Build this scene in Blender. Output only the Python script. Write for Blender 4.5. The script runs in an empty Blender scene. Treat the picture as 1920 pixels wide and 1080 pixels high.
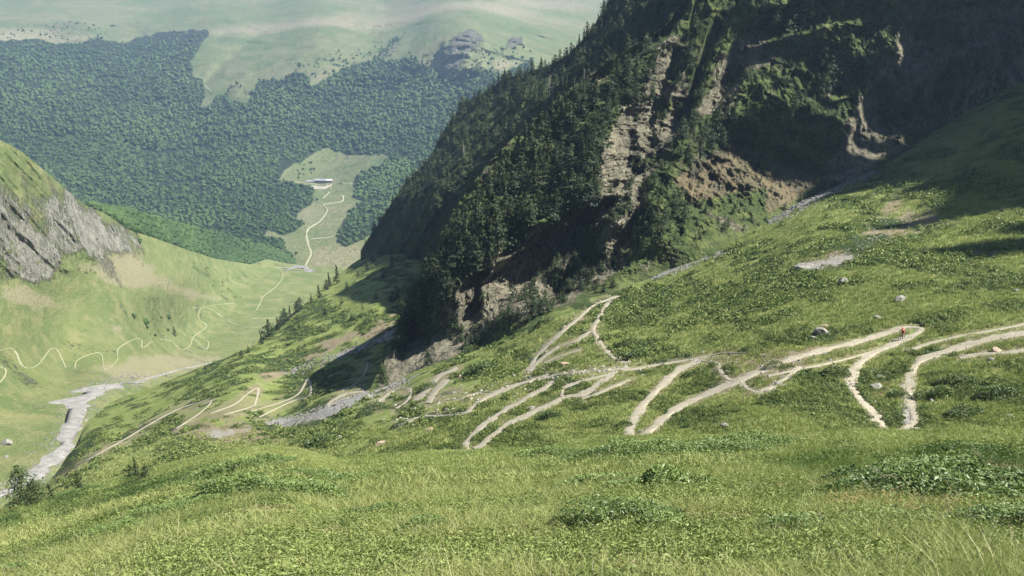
import bpy, bmesh, math, random
import numpy as np
from mathutils import Vector, Matrix, Euler

HAZE = 1.0e-4
rng = np.random.default_rng(7)
random.seed(7)
scene = bpy.context.scene
col = scene.collection

# ------------------------------------------------------------------ camera
F = 1507.0                       # focal length in photo pixels (1920 wide)
TILT = math.radians(22.0)
CT, ST = math.cos(TILT), math.sin(TILT)
cam_d = bpy.data.cameras.new("camera")
cam_d.angle = 2 * math.atan(960 / F)
cam_d.clip_start, cam_d.clip_end = 0.1, 20000
cam = bpy.data.objects.new("camera", cam_d)
cam.rotation_euler = (math.pi / 2 - TILT, 0, 0)
col.objects.link(cam)
scene.camera = cam
# ------------------------------------------------------------------ light
SUN_EL, SUN_AZ = math.radians(50), math.radians(2)       # azimuth measured from +x towards +y
SV = np.array([math.cos(SUN_EL) * math.cos(SUN_AZ), math.cos(SUN_EL) * math.sin(SUN_AZ), math.sin(SUN_EL)])
world = bpy.data.worlds.new("World")
scene.world = world
world.use_nodes = True
wn = world.node_tree
bg = wn.nodes["Background"]
sky = wn.nodes.new("ShaderNodeTexSky")
sky.sky_type = 'NISHITA'
sky.sun_disc = False
sky.sun_elevation = SUN_EL
sky.sun_rotation = math.pi / 2 - SUN_AZ
sky.altitude = 1500
wn.links.new(sky.outputs[0], bg.inputs[0])
bg.inputs[1].default_value = 0.05
sd = bpy.data.lights.new("sun", 'SUN')
sd.energy = 5.0
sd.angle = math.radians(0.5)
sd.color = (1.0, 0.96, 0.88)
sun = bpy.data.objects.new("sun", sd)
sun.rotation_euler = Vector(SV).to_track_quat('Z', 'Y').to_euler()
col.objects.link(sun)
scene.view_settings.view_transform = 'Standard'
scene.view_settings.look = 'None'
scene.view_settings.exposure = 1.55
scene.view_settings.gamma = 1
scene.render.engine = 'CYCLES'
scene.cycles.max_bounces = 4
scene.cycles.diffuse_bounces = 2
scene.cycles.glossy_bounces = 1
scene.cycles.transmission_bounces = 2
scene.cycles.volume_bounces = 0
scene.cycles.transparent_max_bounces = 4
scene.cycles.caustics_reflective = False
scene.cycles.caustics_refractive = False

# ------------------------------------------------------------------ helpers
def ratio(v):                    # how far below the camera a unit of depth lies at photo row v
    return ST - (540 - v) / F * CT

def world_pt(u, v, d):
    u, v, d = np.asarray(u, float), np.asarray(v, float), np.asarray(d, float)
    yc = -(v - 540) / F * d
    return np.stack([(u - 960) / F * d, d * CT + yc * ST, -d * ST + yc * CT], -1)

def pix(P):
    P = np.asarray(P, float)
    dep = P[..., 1] * CT - P[..., 2] * ST
    up = P[..., 1] * ST + P[..., 2] * CT
    return 960 + P[..., 0] / dep * F, 540 - up / dep * F, dep

def _hash(ix, iy, iz, s):
    h = (ix * 374761393 + iy * 668265263 + iz * 2147483647 + s * 1274126177) & 0xffffffff
    h = ((h ^ (h >> 13)) * 1274126177) & 0xffffffff
    h = ((h ^ (h >> 16)) * 2246822519) & 0xffffffff
    return ((h ^ (h >> 15)) & 0xffff) / 32767.5 - 1.0

def vnoise(P, s=0):
    P = np.asarray(P, float)
    i = np.floor(P).astype(np.int64)
    f = P - i
    f = f * f * f * (f * (f * 6 - 15) + 10)
    out = 0
    for dx in (0, 1):
        wx = f[..., 0] if dx else 1 - f[..., 0]
        for dy in (0, 1):
            wy = f[..., 1] if dy else 1 - f[..., 1]
            for dz in (0, 1):
                wz = f[..., 2] if dz else 1 - f[..., 2]
                out = out + wx * wy * wz * _hash(i[..., 0] + dx, i[..., 1] + dy, i[..., 2] + dz, s)
    return out

def fbm(P, octs=5, s=0, gain=0.5, ridge=False):
    a, tot, n = 1.0, 0, 0
    P = np.asarray(P, float)
    for k in range(octs):
        v = vnoise(P * 2 ** k + 17.3 * k, s + k)
        if ridge:
            v = 1 - 2 * np.abs(v)
        tot = tot + a * v
        n += a
        a *= gain
    return tot / n

def smooth(x, a, b):
    t = np.clip((x - a) / (b - a), 0, 1)
    return t * t * (3 - 2 * t)

def in_poly(u, v, poly):
    u, v = np.asarray(u, float), np.asarray(v, float)
    res = np.zeros(u.shape, bool)
    n = len(poly)
    for k in range(n):
        x1, y1 = poly[k]
        x2, y2 = poly[(k + 1) % n]
        if y1 == y2:
            continue
        c = ((y1 > v) != (y2 > v)) & (u < (x2 - x1) * (v - y1) / (y2 - y1) + x1)
        res ^= c
    return res

def poly_soft(u, v, poly, w):
    """1 inside the outline, fading over w pixels at its edge, with a ragged line"""
    u, v = np.asarray(u, float), np.asarray(v, float)
    x0 = min(p[0] for p in poly) - 3 * w; x1 = max(p[0] for p in poly) + 3 * w
    y0 = min(p[1] for p in poly) - 3 * w; y1 = max(p[1] for p in poly) + 3 * w
    out = np.zeros(u.shape)
    near = (u > x0) & (u < x1) & (v > y0) & (v < y1)
    if not near.any():
        return out
    uu, vv = u[near], v[near]
    d = np.full(uu.shape, 1e9)
    n = len(poly)
    for k in range(n):
        ax, ay = poly[k]; bx, by = poly[(k + 1) % n]
        L = max((bx - ax) ** 2 + (by - ay) ** 2, 1e-6)
        t = np.clip(((uu - ax) * (bx - ax) + (vv - ay) * (by - ay)) / L, 0, 1)
        d = np.minimum(d, np.hypot(uu - ax - t * (bx - ax), vv - ay - t * (by - ay)))
    sgn = np.where(in_poly(uu, vv, poly), 1, -1)
    q = np.stack([uu / (w * 1.6), vv / (w * 1.6), uu * 0], -1)
    out[near] = smooth(sgn * d + 0.8 * w * fbm(q, 3, 5), -w * .6, w * .6)
    return out

def line_soft(u, v, pts, w):
    u, v = np.asarray(u, float), np.asarray(v, float)
    d = np.full(u.shape, 1e9)
    for (ax, ay), (bx, by) in zip(pts[:-1], pts[1:]):
        L = max((bx - ax) ** 2 + (by - ay) ** 2, 1e-6)
        t = np.clip(((u - ax) * (bx - ax) + (v - ay) * (by - ay)) / L, 0, 1)
        d = np.minimum(d, np.hypot(u - ax - t * (bx - ax), v - ay - t * (by - ay)))
    return 1 - smooth(d, w * .5, w)

class TPS:
    def __init__(self, pts, vals, lam=1e-4):
        self.p = np.array(pts, float) / 1000
        n = len(self.p)
        A = np.zeros((n + 3, n + 3))
        A[:n, :n] = self._k(self.p, self.p) + lam * np.eye(n)
        A[:n, n] = 1; A[:n, n + 1:] = self.p
        A[n:, :n] = A[:n, n:].T
        b = np.zeros(n + 3); b[:n] = vals
        self.w = np.linalg.solve(A, b)
    def _k(self, a, b):
        r2 = ((a[:, None] - b[None]) ** 2).sum(-1)
        return r2 * np.log(r2 + 1e-12) * .5
    def __call__(self, u, v):
        q = np.stack([np.ravel(u), np.ravel(v)], -1) / 1000
        out = np.empty(len(q)); n = len(self.p)
        for i in range(0, len(q), 40000):
            qq = q[i:i + 40000]
            out[i:i + 40000] = self._k(qq, self.p) @ self.w[:n] + self.w[n] + qq @ self.w[n + 1:]
        return out.reshape(np.shape(u))

def grid_mesh(name, P, mask=None, smooth_shade=True):
    ny, nx = P.shape[:2]
    me = bpy.data.meshes.new(name)
    me.vertices.add(nx * ny)
    me.vertices.foreach_set("co", P.astype(np.float32).ravel())
    a = (np.arange(ny - 1)[:, None] * nx + np.arange(nx - 1)[None]).ravel()
    q = np.stack([a, a + nx, a + nx + 1, a + 1], -1).astype(np.int32)
    me.loops.add(q.size); me.loops.foreach_set("vertex_index", q.ravel())
    me.polygons.add(len(q))
    me.polygons.foreach_set("loop_start", np.arange(0, q.size, 4, dtype=np.int32))
    me.polygons.foreach_set("use_smooth", np.full(len(q), smooth_shade))
    me.update(calc_edges=True)
    if mask is not None:
        at = me.attributes.new("mask", 'FLOAT_COLOR', 'POINT')
        at.data.foreach_set("color", mask.astype(np.float32).ravel())
    return me

def raw_mesh(name, V, Fc, smooth_shade=False, col_attr=None):
    """V (n,3), Fc (m,k)"""
    me = bpy.data.meshes.new(name)
    V = np.asarray(V, np.float32); Fc = np.asarray(Fc, np.int32)
    me.vertices.add(len(V)); me.vertices.foreach_set("co", V.ravel())
    me.loops.add(Fc.size); me.loops.foreach_set("vertex_index", Fc.ravel())
    me.polygons.add(len(Fc))
    me.polygons.foreach_set("loop_start", np.arange(0, Fc.size, Fc.shape[1], dtype=np.int32))
    me.polygons.foreach_set("use_smooth", np.full(len(Fc), smooth_shade))
    me.update(calc_edges=True)
    if col_attr is not None:
        at = me.attributes.new("tint", 'FLOAT', 'POINT')
        at.data.foreach_set("value", np.asarray(col_attr, np.float32))
    return me

def link(name, me, mat, parent=None, **props):
    o = bpy.data.objects.new(name, me)
    col.objects.link(o)
    if mat is not None and me is not None and not len(me.materials):
        me.materials.append(mat)
    if parent is not None:
        o.parent = parent
    for k, v in props.items():
        o[k] = v
    return o

def thing(name, label, cat, loc, rot=(0, 0, 0), group=None, sc=1.0):
    o = bpy.data.objects.new(name, None)
    o.empty_display_size = .5
    col.objects.link(o)
    o.location = loc; o.rotation_euler = rot; o.scale = (sc, sc, sc)
    o["label"] = label; o["category"] = cat
    if group: o["group"] = group
    return o

# ------------------------------------------------------------------ terrain sheets
class Layer:
    def __init__(s, ctrl, top, bot, u0, u1, nu, nv, mode, disp=None, back=None, tpow=1.0, lam=1e-4, dmin=None, dmax=None):
        s.top = (np.array([p[0] for p in top], float), np.array([p[1] for p in top], float))
        s.bot = (np.array([p[0] for p in bot], float), np.array([p[1] for p in bot], float))
        s.u0, s.u1, s.nu, s.nv, s.tpow = u0, u1, nu, nv, tpow
        c = [(u, v, d if d > 0 else d / -ratio(v)) for u, v, d in ctrl]      # a negative value is a height, not a depth
        s.mode = mode
        val = [1 / d if mode == 'inv' else math.log(d) for _, _, d in c]
        if mode == 'inv':
            k = 1 / np.mean(np.abs(val)); s.k = k; val = [x * k for x in val]
        s.f = TPS([(u, v) for u, v, _ in c], val, lam)
        s.dmin, s.dmax = dmin, dmax
        s.disp = disp
        u = np.linspace(u0, u1, nu + 1)[None, :].repeat(nv + 1, 0)
        t = (np.linspace(0, 1, nv + 1)[:, None] ** tpow).repeat(nu + 1, 1)
        T, B = s.topf(u), s.botf(u)
        v = T + (B - T) * t
        s.U, s.V = u, v
        d = s.depth0(u, v)
        P0 = world_pt(u, v, d)
        s.D0 = d
        if disp is not None:
            d = disp(u, v, d, P0)
        s.D = d
        s.P = world_pt(u, v, d)
        s.backrows = 0
        if back:
            w, slope, K = back
            edge = s.P[0]
            out = edge * np.array([1, 1, 0.0])
            out /= np.linalg.norm(out, axis=-1, keepdims=True)
            rows = []
            for k in range(K, 0, -1):
                q = k / K
                Pk = edge + out * (w * q) + np.array([0, 0, -1.0]) * (slope * w * q * (.35 + .65 * q))
                Pk[:, 2] += fbm(Pk / (w * .3), 4, 9) * w * .03 * min(1, q * 3)
                rows.append(Pk)
            s.full = np.concatenate([np.array(rows), s.P], 0)
            s.backrows = K
        else:
            s.full = s.P
    def topf(s, u): return np.interp(u, *s.top)
    def botf(s, u): return np.interp(u, *s.bot)
    def depth0(s, u, v):
        r = s.f(u, v)
        d = 1 / np.maximum(r / s.k, 1e-5) if s.mode == 'inv' else np.exp(r)
        if s.dmin is not None or s.dmax is not None:
            d = np.clip(d, s.dmin, s.dmax)
        return d
    def at(s, u, v, what=None):
        A = s.P if what is None else what
        u, v = np.asarray(u, float), np.asarray(v, float)
        fi = np.clip((u - s.u0) / (s.u1 - s.u0) * s.nu, 0, s.nu - 1e-6)
        T, B = s.topf(u), s.botf(u)
        t = np.clip((v - T) / (B - T), 0, 1) ** (1 / s.tpow)
        fj = np.clip(t * s.nv, 0, s.nv - 1e-6)
        i, j = fi.astype(int), fj.astype(int)
        a, b = fi - i, fj - j
        if A.ndim == 3: a, b = a[..., None], b[..., None]
        return (A[j, i] * (1 - a) * (1 - b) + A[j, i + 1] * a * (1 - b) + A[j + 1, i] * (1 - a) * b + A[j + 1, i + 1] * a * b)
    def inside(s, u, v):
        return (v > s.topf(u)) & (v < s.botf(u)) & (u > s.u0) & (u < s.u1)
    def build(s, name, mat, mask=None, sm=True):
        if mask is not None and s.backrows:
            mask = np.concatenate([np.repeat(mask[:1], s.backrows, 0), mask], 0)
        me = grid_mesh(name, s.full, mask, sm)
        return link(name, me, mat, kind="structure")

# ---- middle hillside: the slope with the switchbacks, and the green flank beyond the rock spur
GULLY = [(690, 738), (760, 705), (840, 672), (900, 650), (1000, 606), (1060, 580), (1150, 548), (1200, 524), (1250, 508), (1300, 488), (1340, 474), (1395, 446),
         (1440, 415), (1500, 383), (1560, 352), (1620, 325), (1680, 295), (1730, 262), (1780, 228), (1850, 187), (1920, 150), (2250, 0)]
midhill_ctrl = [
 (1920, 800, 66), (1685, 640, 107), (1640, 800, 71), (1920, 620, 100), (2200, 620, 88), (2200, 800, 60), (1200, 812, 79), (880, 838, 94), (1150, 675, 142),
 (1000, 700, 160), (740, 790, 158), (600, 850, 140), (450, 870, 165), (250, 860, 236), (100, 905, 283), (130, 862, 310), (165, 800, 366), (235, 745, 446),
 (350, 800, 272), (330, 722, 420), (450, 760, 292), (450, 700, 372), (380, 692, 452), (300, 716, 480), (200, 805, 338), (500, 640, 470), (620, 530, 600), (750, 445, 700),
 (600, 640, 430), (700, 600, 425), (640, 665, 392), (740, 680, 330), (725, 722, 272), (600, 765, 258), (540, 797, 248), (1150, 550, 262), (900, 650, 266),
 (1250, 510, 276), (1450, 410, 312), (1700, 285, 352), (1920, 150, 402), (1920, 450, 168), (1920, 300, 265), (1500, 550, 155), (1500, 450, 220),
 (1250, 600, 178), (1700, 400, 235), (1050, 600, 225), (850, 720, 190), (1300, 730, 103), (1450, 640, 118), (1700, 520, 142), (560, 580, 520),
 (0, 955, 262), (-200, 1050, 195), (960, 1000, 50), (1500, 950, 42), (300, 1000, 90), (2200, 450, 150), (2200, 100, 420)]
T_mid = [(-300, 1040), (0, 948), (30, 935), (78, 890), (120, 860), (146, 838), (158, 800), (172, 768), (240, 742), (300, 720), (340, 704), (382, 686), (430, 668), (480, 645), (500, 622),
         (530, 600), (562, 578), (600, 545), (622, 528), (660, 495), (700, 470), (750, 440), (850, 400), (960, 400), (1150, 440), (1250, 440), (1450, 360), (1600, 290), (1730, 225), (1850, 140), (1920, 90), (2300, -60)]
B_mid = [(-300, 1180), (0, 1100), (500, 960), (900, 930), (1920, 930), (2300, 930)]
def disp_mid(u, v, d, P):
    big = fbm(P / 38, 4, 3)
    d = d + 2.4 * big * np.clip(d / 160, .3, 2)
    hum = fbm(P / 9, 4, 11)
    d = d + 1.0 * hum * np.clip(d / 120, .3, 2.0)
    terr = fbm(np.stack([P[..., 0] / 16, P[..., 1] / 16, P[..., 2] / 2.6], -1), 3, 21, ridge=True)      # small terracettes following the contour
    return d + .55 * terr * np.clip(d / 120, .4, 2)
mid = Layer(midhill_ctrl, T_mid, B_mid, -300, 2300, 1000, 460, 'inv', disp_mid, back=(220, 1.35, 14), dmin=30, dmax=900)

# ---- near hillside: the meadow we stand on
T_near = [(-500, 1040), (-300, 1000), (0, 955), (90, 928), (160, 908), (250, 885), (330, 864), (400, 848), (450, 838), (500, 834), (560, 840), (612, 853), (640, 857), (720, 850), (800, 843),
          (870, 843), (930, 839), (1000, 838), (1100, 826), (1170, 816), (1300, 813), (1400, 815), (1500, 812), (1600, 802), (1720, 806), (1800, 800), (1920, 808), (2300, 792), (2500, 790)]
B_near = [(-500, 1900), (2500, 1900)]
near_ctrl = [(u_, v_, 20) for u_ in (-500, 1000, 2500) for v_ in (800, 1400, 1900)]
class NearLayer(Layer):
    def depth0(s, u, v):
        # along every column of the picture the meadow is nearly a plane: 1/depth runs evenly from the brow to our feet
        dc = np.interp(u, [-500, 0, 500, 900, 1300, 1700, 2000, 2500], [92, 64, 55, 46, 39, 34, 30, 25])
        X = (u - 960) / F; yy = CT - (1900 - 540) / F * ST
        db = 1.6 / (ratio(1900) + .10 * X - .60 * yy)
        t = (v - s.topf(u)) / (1900 - s.topf(u))
        t = t * (1 + .35 * np.exp(-(t / .16) ** 2) * 0) 
        return 1 / ((1 - t) / dc + t / db)
def disp_near(u, v, d, P):
    k = np.clip(d / 20, .15, 1.6)
    return d + k * (.9 * fbm(P / 7, 3, 31) + .5 * fbm(P / 1.7, 4, 37) + .10 * fbm(P / .55, 3, 38)) * smooth(d, 1.5, 8)
near = NearLayer(near_ctrl, T_near, B_near, -500, 2500, 900, 420, 'inv', disp_near, back=(26, 2.6, 8), tpow=1.35, dmin=1.4, dmax=75)

# the meadow goes on behind and beside where we stand
tail = [near.P[-1]]
for s_ in (.6, 1.6, 3.5, 7, 14, 26):
    q_ = near.P[-1] * [1 + .9 * s_, 1, 1] + [0, -s_, .60 * s_]
    q_[:, 2] = -1.6 + .10 * q_[:, 0] - .60 * q_[:, 1] + (near.P[-1][:, 2] + 1.6 - .10 * near.P[-1][:, 0] + .60 * near.P[-1][:, 1]) / (1 + s_)
    tail.append(q_)
near.tail = np.array(tail[1:])

# ---- rock spur above the gully
def foot(u): return float(np.interp(u, *zip(*GULLY)))
def mid_d(u, v): return float(mid.at(np.array(float(u)), np.array(float(v)), mid.D0))
spur_ctrl = []
for u_ in (700, 760, 840, 900, 1000, 1060, 1150, 1250, 1340, 1440, 1560, 1680, 1780, 1850, 1920, 2200):
    dd = mid_d(u_, foot(u_))
    spur_ctrl.append((u_, foot(u_), dd)); spur_ctrl.append((u_, foot(u_) + 90, dd - 14))
spur_ctrl += [(940, 550, 265), (1010, 480, 271), (1075, 420, 281), (1120, 475, 291), (1050, 555, 281), (735, 645, 283), (757, 600, 292), (765, 550, 300), (800, 490, 308), (830, 420, 318), (930, 280, 335), (1060, 170, 345), (1160, 290, 298), (1160, 420, 277),
              (875, 580, 272), (1050, 370, 294), (930, 400, 298), (1250, 45, 348), (1250, 250, 314), (1350, 350, 305), (1500, 200, 345), (1500, 40, 366), (1500, -300, 415),
              (1700, 150, 375), (1700, 0, 392), (1900, 0, 412), (1900, -300, 440), (2200, -100, 430), (2250, -400, 460), (1250, -100, 372), (1250, -400, 430)]
T_spur = [(696, 725), (706, 702), (722, 675), (738, 645), (752, 612), (762, 560), (775, 530), (795, 500), (815, 470), (835, 420), (850, 395), (885, 345), (930, 288), (1000, 225), (1060, 172), (1130, 122), (1200, 78), (1250, 45),
          (1290, -10), (1330, -200), (1400, -400), (2300, -400)]
B_spur = [(p[0], p[1] + 45) for p in GULLY]
LIT = [  # outlines of buttresses whose face is turned to the sun
 ([(1128, 368), (1124, 320), (1132, 290), (1150, 240), (1172, 205), (1192, 215), (1186, 250), (1180, 290), (1172, 365), (1150, 358)], 1.3),
 ([(860, 610), (858, 545), (872, 516), (896, 520), (893, 600), (880, 628)], 1.5),
 ([(908, 600), (905, 535), (930, 500), (975, 470), (1000, 432), (1050, 422), (1095, 392), (1108, 408), (1075, 450), (1035, 492), (985, 535), (955, 575), (925, 605)], 1.0),
 ([(722, 712), (735, 670), (770, 640), (800, 640), (798, 690), (745, 722)], 1.1),
 ([(808, 690), (812, 630), (840, 630), (862, 655), (862, 680), (825, 692)], 1.0),
 ([(1180, 400), (1190, 330), (1205, 305), (1200, 380), (1160, 470), (1135, 500), (1140, 440)], .9),
 ([(1195, 250), (1215, 160), (1240, 110), (1262, 95), (1240, 170), (1225, 230), (1205, 300)], .9),
 ([(1240, 260), (1250, 215), (1285, 190), (1290, 215), (1260, 260)], .9),
 ([(1308, 215), (1322, 180), (1345, 165), (1385, 160), (1340, 208)], 1.3),
 ([(1355, 118), (1385, 70), (1410, 55), (1442, 62), (1422, 100), (1390, 118)], 1.1),
 ([(1345, 165), (1350, 130), (1362, 135), (1360, 160)], .9),
 ([(1688, 130), (1682, 60), (1705, 35), (1715, 70), (1700, 140)], 1.2),
 ([(1552, 180), (1566, 152), (1560, 182)], 1.0),
 ([(1540, 340), (1560, 295), (1600, 240), (1610, 180), (1642, 165), (1638, 230), (1660, 228), (1640, 300), (1600, 335)], .8),
 ([(1690, 312), (1650, 322), (1700, 288), (1732, 265), (1735, 285)], .8),
 ([(1255, 340), (1300, 250), (1345, 220), (1350, 270), (1420, 278), (1500, 305), (1535, 350), (1450, 405), (1350, 450), (1260, 475), (1235, 430)], .45),
 ([(1070, 180), (1130, 125), (1240, 50), (1262, 60), (1150, 135), (1085, 190)], .8),
 ([(1410, 25), (1490, 10), (1500, 60), (1440, 85)], .5),
 ([(1535, 60), (1590, 60), (1602, 170), (1565, 190), (1540, 120)], .5),
 ([(895, 470), (905, 440), (960, 440), (1000, 470), (930, 490)], .5),
 ([(1870, 5), (1840, 0), (1850, 10)], 1.0),
]
DARK = [
 [(762, 560), (800, 490), (850, 395), (900, 400), (860, 520), (850, 600), (800, 640), (760, 620)],
 [(893, 600), (897, 520), (908, 520), (905, 600)],
 [(985, 535), (1040, 490), (1110, 410), (1140, 380), (1135, 500), (1050, 560), (960, 600)],
 [(1150, 500), (1200, 400), (1250, 260), (1300, 215), (1260, 340), (1240, 430), (1200, 500), (1160, 530)],
 [(1080, 360), (1040, 300), (1120, 240), (1150, 240), (1128, 368)],
 [(1385, 160), (1450, 70), (1540, 60), (1560, 190), (1600, 240), (1540, 340), (1430, 280), (1345, 220)],
 [(1640, 165), (1700, 140), (1900, 60), (1900, 150), (1730, 250), (1660, 230)],
]
def disp_spur(u, v, d, P):
    S = np.full(u.shape, -.3)
    for poly, k in LIT:
        S = S + (k + .3) * poly_soft(u, v, poly, 6)
    for poly in DARK:
        S = S - .2 * poly_soft(u, v, poly, 8)
    du = (s_u1 - s_u0) / s_nu
    r = np.zeros_like(S); acc = np.zeros(S.shape[0]); dec = math.exp(-du / 55)
    for i in range(S.shape[1]):
        acc = acc * dec + S[:, i] * du
        r[:, i] = acc
    for _ in range(6):
        r[1:-1] = (r[:-2] + 2 * r[1:-1] + r[2:]) / 4
    r = r - r.mean()
    k = smooth(foot_line(u) - v, -10, 110)        # the foot runs out gently into the gully
    d = d + .38 * r * k
    P2 = np.stack([(u * .86 + v * .5) / 46, (-u * .5 + v * .86) / 170, d / 60], -1)
    ribs = fbm(P2, 5, 41, .55, ridge=True)
    crag = fbm(P / 7.5, 5, 47, .6, ridge=True)
    steps = fbm(np.stack([P[..., 0] / 9, P[..., 1] / 9, P[..., 2] / 3.5], -1), 4, 51)
    return d - k * (9 * (ribs - ribs.mean()) + 4.0 * (crag - crag.mean()) + 2.2 * steps) - (1 - k) * 1.2 * crag - k * 4.2 * np.round(4 * fbm(P * [1, 1, .38] / 12, 3, 55)) / 4 - k * 1.8 * np.round(4 * fbm(P * [1, 1, .5] / 5.5, 3, 56)) / 4
s_u0, s_u1, s_nu = 696, 2300, 980
def foot_line(u): return np.interp(u, *zip(*GULLY))
spur = Layer(spur_ctrl, T_spur, B_spur, s_u0, s_u1, s_nu, 560, 'inv', disp_spur, back=(60, 1.0, 10), dmin=200, dmax=520)

# ---- wooded ridge behind the spur
T_ridge = [(676, 470), (685, 455), (712, 415), (757, 345), (803, 300), (835, 240), (873, 190), (900, 180), (940, 150), (1030, 122), (1067, 102), (1107, 58), (1137, 10), (1160, -60), (1200, -200), (1300, -420), (1500, -600)]
ridge_ctrl = [(685, 462, 655), (685, 520, 640), (760, 500, 590), (760, 400, 610), (803, 300, 650), (850, 350, 560), (873, 190, 690), (940, 150, 670), (950, 250, 560), (1000, 240, 520), (1067, 102, 600), (1060, 200, 500), (1060, 500, 420),
              (1137, 10, 590), (1137, 130, 500), (1250, 0, 520), (1250, 100, 460), (1300, -400, 640), (1500, -600, 700), (1500, 300, 440), (850, 560, 500)]
B_ridge = [(676, 540), (760, 600), (1060, 560), (1500, 300)]
def disp_ridge(u, v, d, P):
    P2 = np.stack([(u * .86 + v * .5) / 40, (-u * .5 + v * .86) / 150, d / 90], -1)
    return d - 20 * fbm(P2, 5, 61, .55, ridge=True) - 4 * fbm(P / 14, 4, 67, ridge=True)
ridge = Layer(ridge_ctrl, T_ridge, B_ridge, 676, 1500, 420, 300, 'inv', disp_ridge, back=(160, .8, 8), dmin=380, dmax=900)

# ---- left flank and valley floor
T_left = [(-400, 20), (-200, 130), (0, 262), (40, 284), (90, 325), (120, 352), (160, 385), (200, 402), (240, 430), (300, 450), (350, 468), (400, 484), (470, 496), (500, 486), (540, 494), (590, 500), (650, 500), (720, 505), (1000, 560)]
left_ctrl = [(500, 610, 1010), (370, 580, 985), (560, 570, 1130), (540, 500, 1360), (600, 505, 1365), (700, 510, 1340), (900, 560, 1150), (380, 650, 882), (380, 692, 725), (270, 705, 588), (200, 738, 462), (150, 790, 382), (100, 862, 320),
             (0, 942, 272), (-300, 1060, 210), (0, 700, 415), (0, 600, 468), (0, 520, 500), (0, 400, 500), (0, 266, 530), (-300, 80, 470), (-300, 500, 400), (-300, 800, 290), (120, 358, 640), (120, 500, 600),
             (262, 465, 830), (250, 560, 720), (250, 650, 640), (400, 486, 1180), (475, 498, 1290), (400, 560, 1060), (330, 620, 870), (120, 600, 580), (120, 700, 505), (500, 700, 800), (700, 650, 950), (0, 820, 345), (350, 520, 960), (700, 900, 600), (300, 900, 420)]
B_left = [(-400, 1250), (0, 1080), (100, 990), (200, 900), (300, 840), (400, 790), (500, 740), (700, 700), (1000, 700)]
ROCK_L = [
 [(0, 262), (40, 284), (90, 325), (125, 360), (175, 395), (215, 410), (262, 462), (270, 480), (215, 478), (235, 520), (195, 515), (160, 475), (140, 508), (115, 512), (70, 500), (60, 520), (0, 505), (-200, 520), (-300, 100)]]
def disp_left(u, v, d, P):
    rock = poly_soft(u, v, ROCK_L[0], 14)
    P2 = np.stack([(u * .72 - v * .69) / 22, (u * .69 + v * .72) / 150, d / 90], -1)
    d = d + 7 * fbm(P / 110, 4, 71) * np.clip(d / 600, .4, 2) + 2.0 * fbm(P / 22, 4, 73) * np.clip(d / 600, .3, 1.5)
    return d - rock * (6 * fbm(P2, 5, 75, .5, ridge=True) + 2 * fbm(P / 10, 4, 79, ridge=True))
left = Layer(left_ctrl, T_left, B_left, -400, 1000, 720, 420, 'log', disp_left, back=(320, .9, 12), dmin=180, dmax=1600)

# ---- far mountain with its woods and pastures
far_ctrl = [(600, 338, -548), (540, 480, -500), (600, 500, -492), (590, 430, -520), (600, 380, -540), (700, 500, -490), (350, 330, -545), (480, 400, -520), (200, 380, -545), (200, 300, -505), (0, 380, -480), (0, 260, -450), (200, 150, -380), (0, 70, -270),
            (0, 0, -175), (300, 0, -180), (400, 70, -285), (600, 150, -370), (600, 60, -255), (1000, 0, -165), (700, 200, -430), (850, 80, -245), (850, 140, -330), (1000, 100, -290), (650, 285, -522), (480, 250, -480), (350, 200, -440),
            (300, 480, -500), (0, 560, -480), (1200, 0, -170), (1200, 300, -450), (900, 400, -500), (-400, 0, -170), (-400, 400, -420), (-400, 600, -420), (0, -60, 4700), (600, -60, 4750), (1200, -60, 4500), (-400, -60, 4700), (500, 0, -176), (720, 0, -172), (1400, 100, -300), (650, 420, -520), (1000, 600, -480), (400, 600, -490)]
far_ctrl = [(u_, v_, z_) for u_, v_, z_ in far_ctrl]
T_far = [(-500, -66), (200, -62), (700, -70), (1500, -64)]
B_far = [(-500, 640), (1500, 640)]
def disp_far(u, v, d, P):
    Pq = P / 420
    d = d + (90 * fbm(Pq, 4, 81, ridge=True) * smooth(v, -10, 90) + 22 * fbm(P / 90, 4, 83)) * smooth(d, 1500, 2600)
    crag = poly_soft(u, v, [(815, 130), (830, 85), (870, 58), (910, 60), (915, 95), (900, 140), (860, 150)], 10) + poly_soft(u, v, [(945, 90), (960, 68), (985, 65), (985, 92)], 6)
    return d - crag * (20 + 30 * fbm(P / 40, 5, 85, .6, ridge=True))
far = Layer(far_ctrl, T_far, B_far, -500, 1500, 640, 420, 'log', disp_far, dmin=1200, dmax=5200, back=(600, .3, 4))

# ---- the mountain to the east, beyond the picture's edge, unseen, its crest shaped to shade the gully head and notched to let lit strips through
EH = [(-200, -700), (60, -560), (130, -300), (138, -250), (142, -163), (156, -165), (160, -197), (166, -189), (173, -200), (178, -216), (186, -228), (191, -214), (196, -184), (204, -194), (209, -214), (212, -206), (223, -226), (240, -236),
      (261, -240), (268, -252), (278, -249), (286, -225), (300, -244), (312, -240), (318, -247), (323, -187), (332, -184), (336, -186), (337.5, -284), (342, -284), (344, -182), (349, -178), (350.5, -300), (354, -300), (355.5, -172), (358, -168), (362, -146), (378, -150), (381, -160), (382, -275), (388, -275), (390, -170), (430, -230), (520, -330)]
e2, p2 = np.array([math.cos(SUN_AZ), math.sin(SUN_AZ)]), np.array([-math.sin(SUN_AZ), math.cos(SUN_AZ)])
qs = np.arange(-200, 520, 2.0)
hc = np.interp(qs, *zip(*EH)) + 4 * fbm(np.stack([qs / 9, qs * 0, qs * 0], -1), 4, 121)
rows = []
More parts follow.
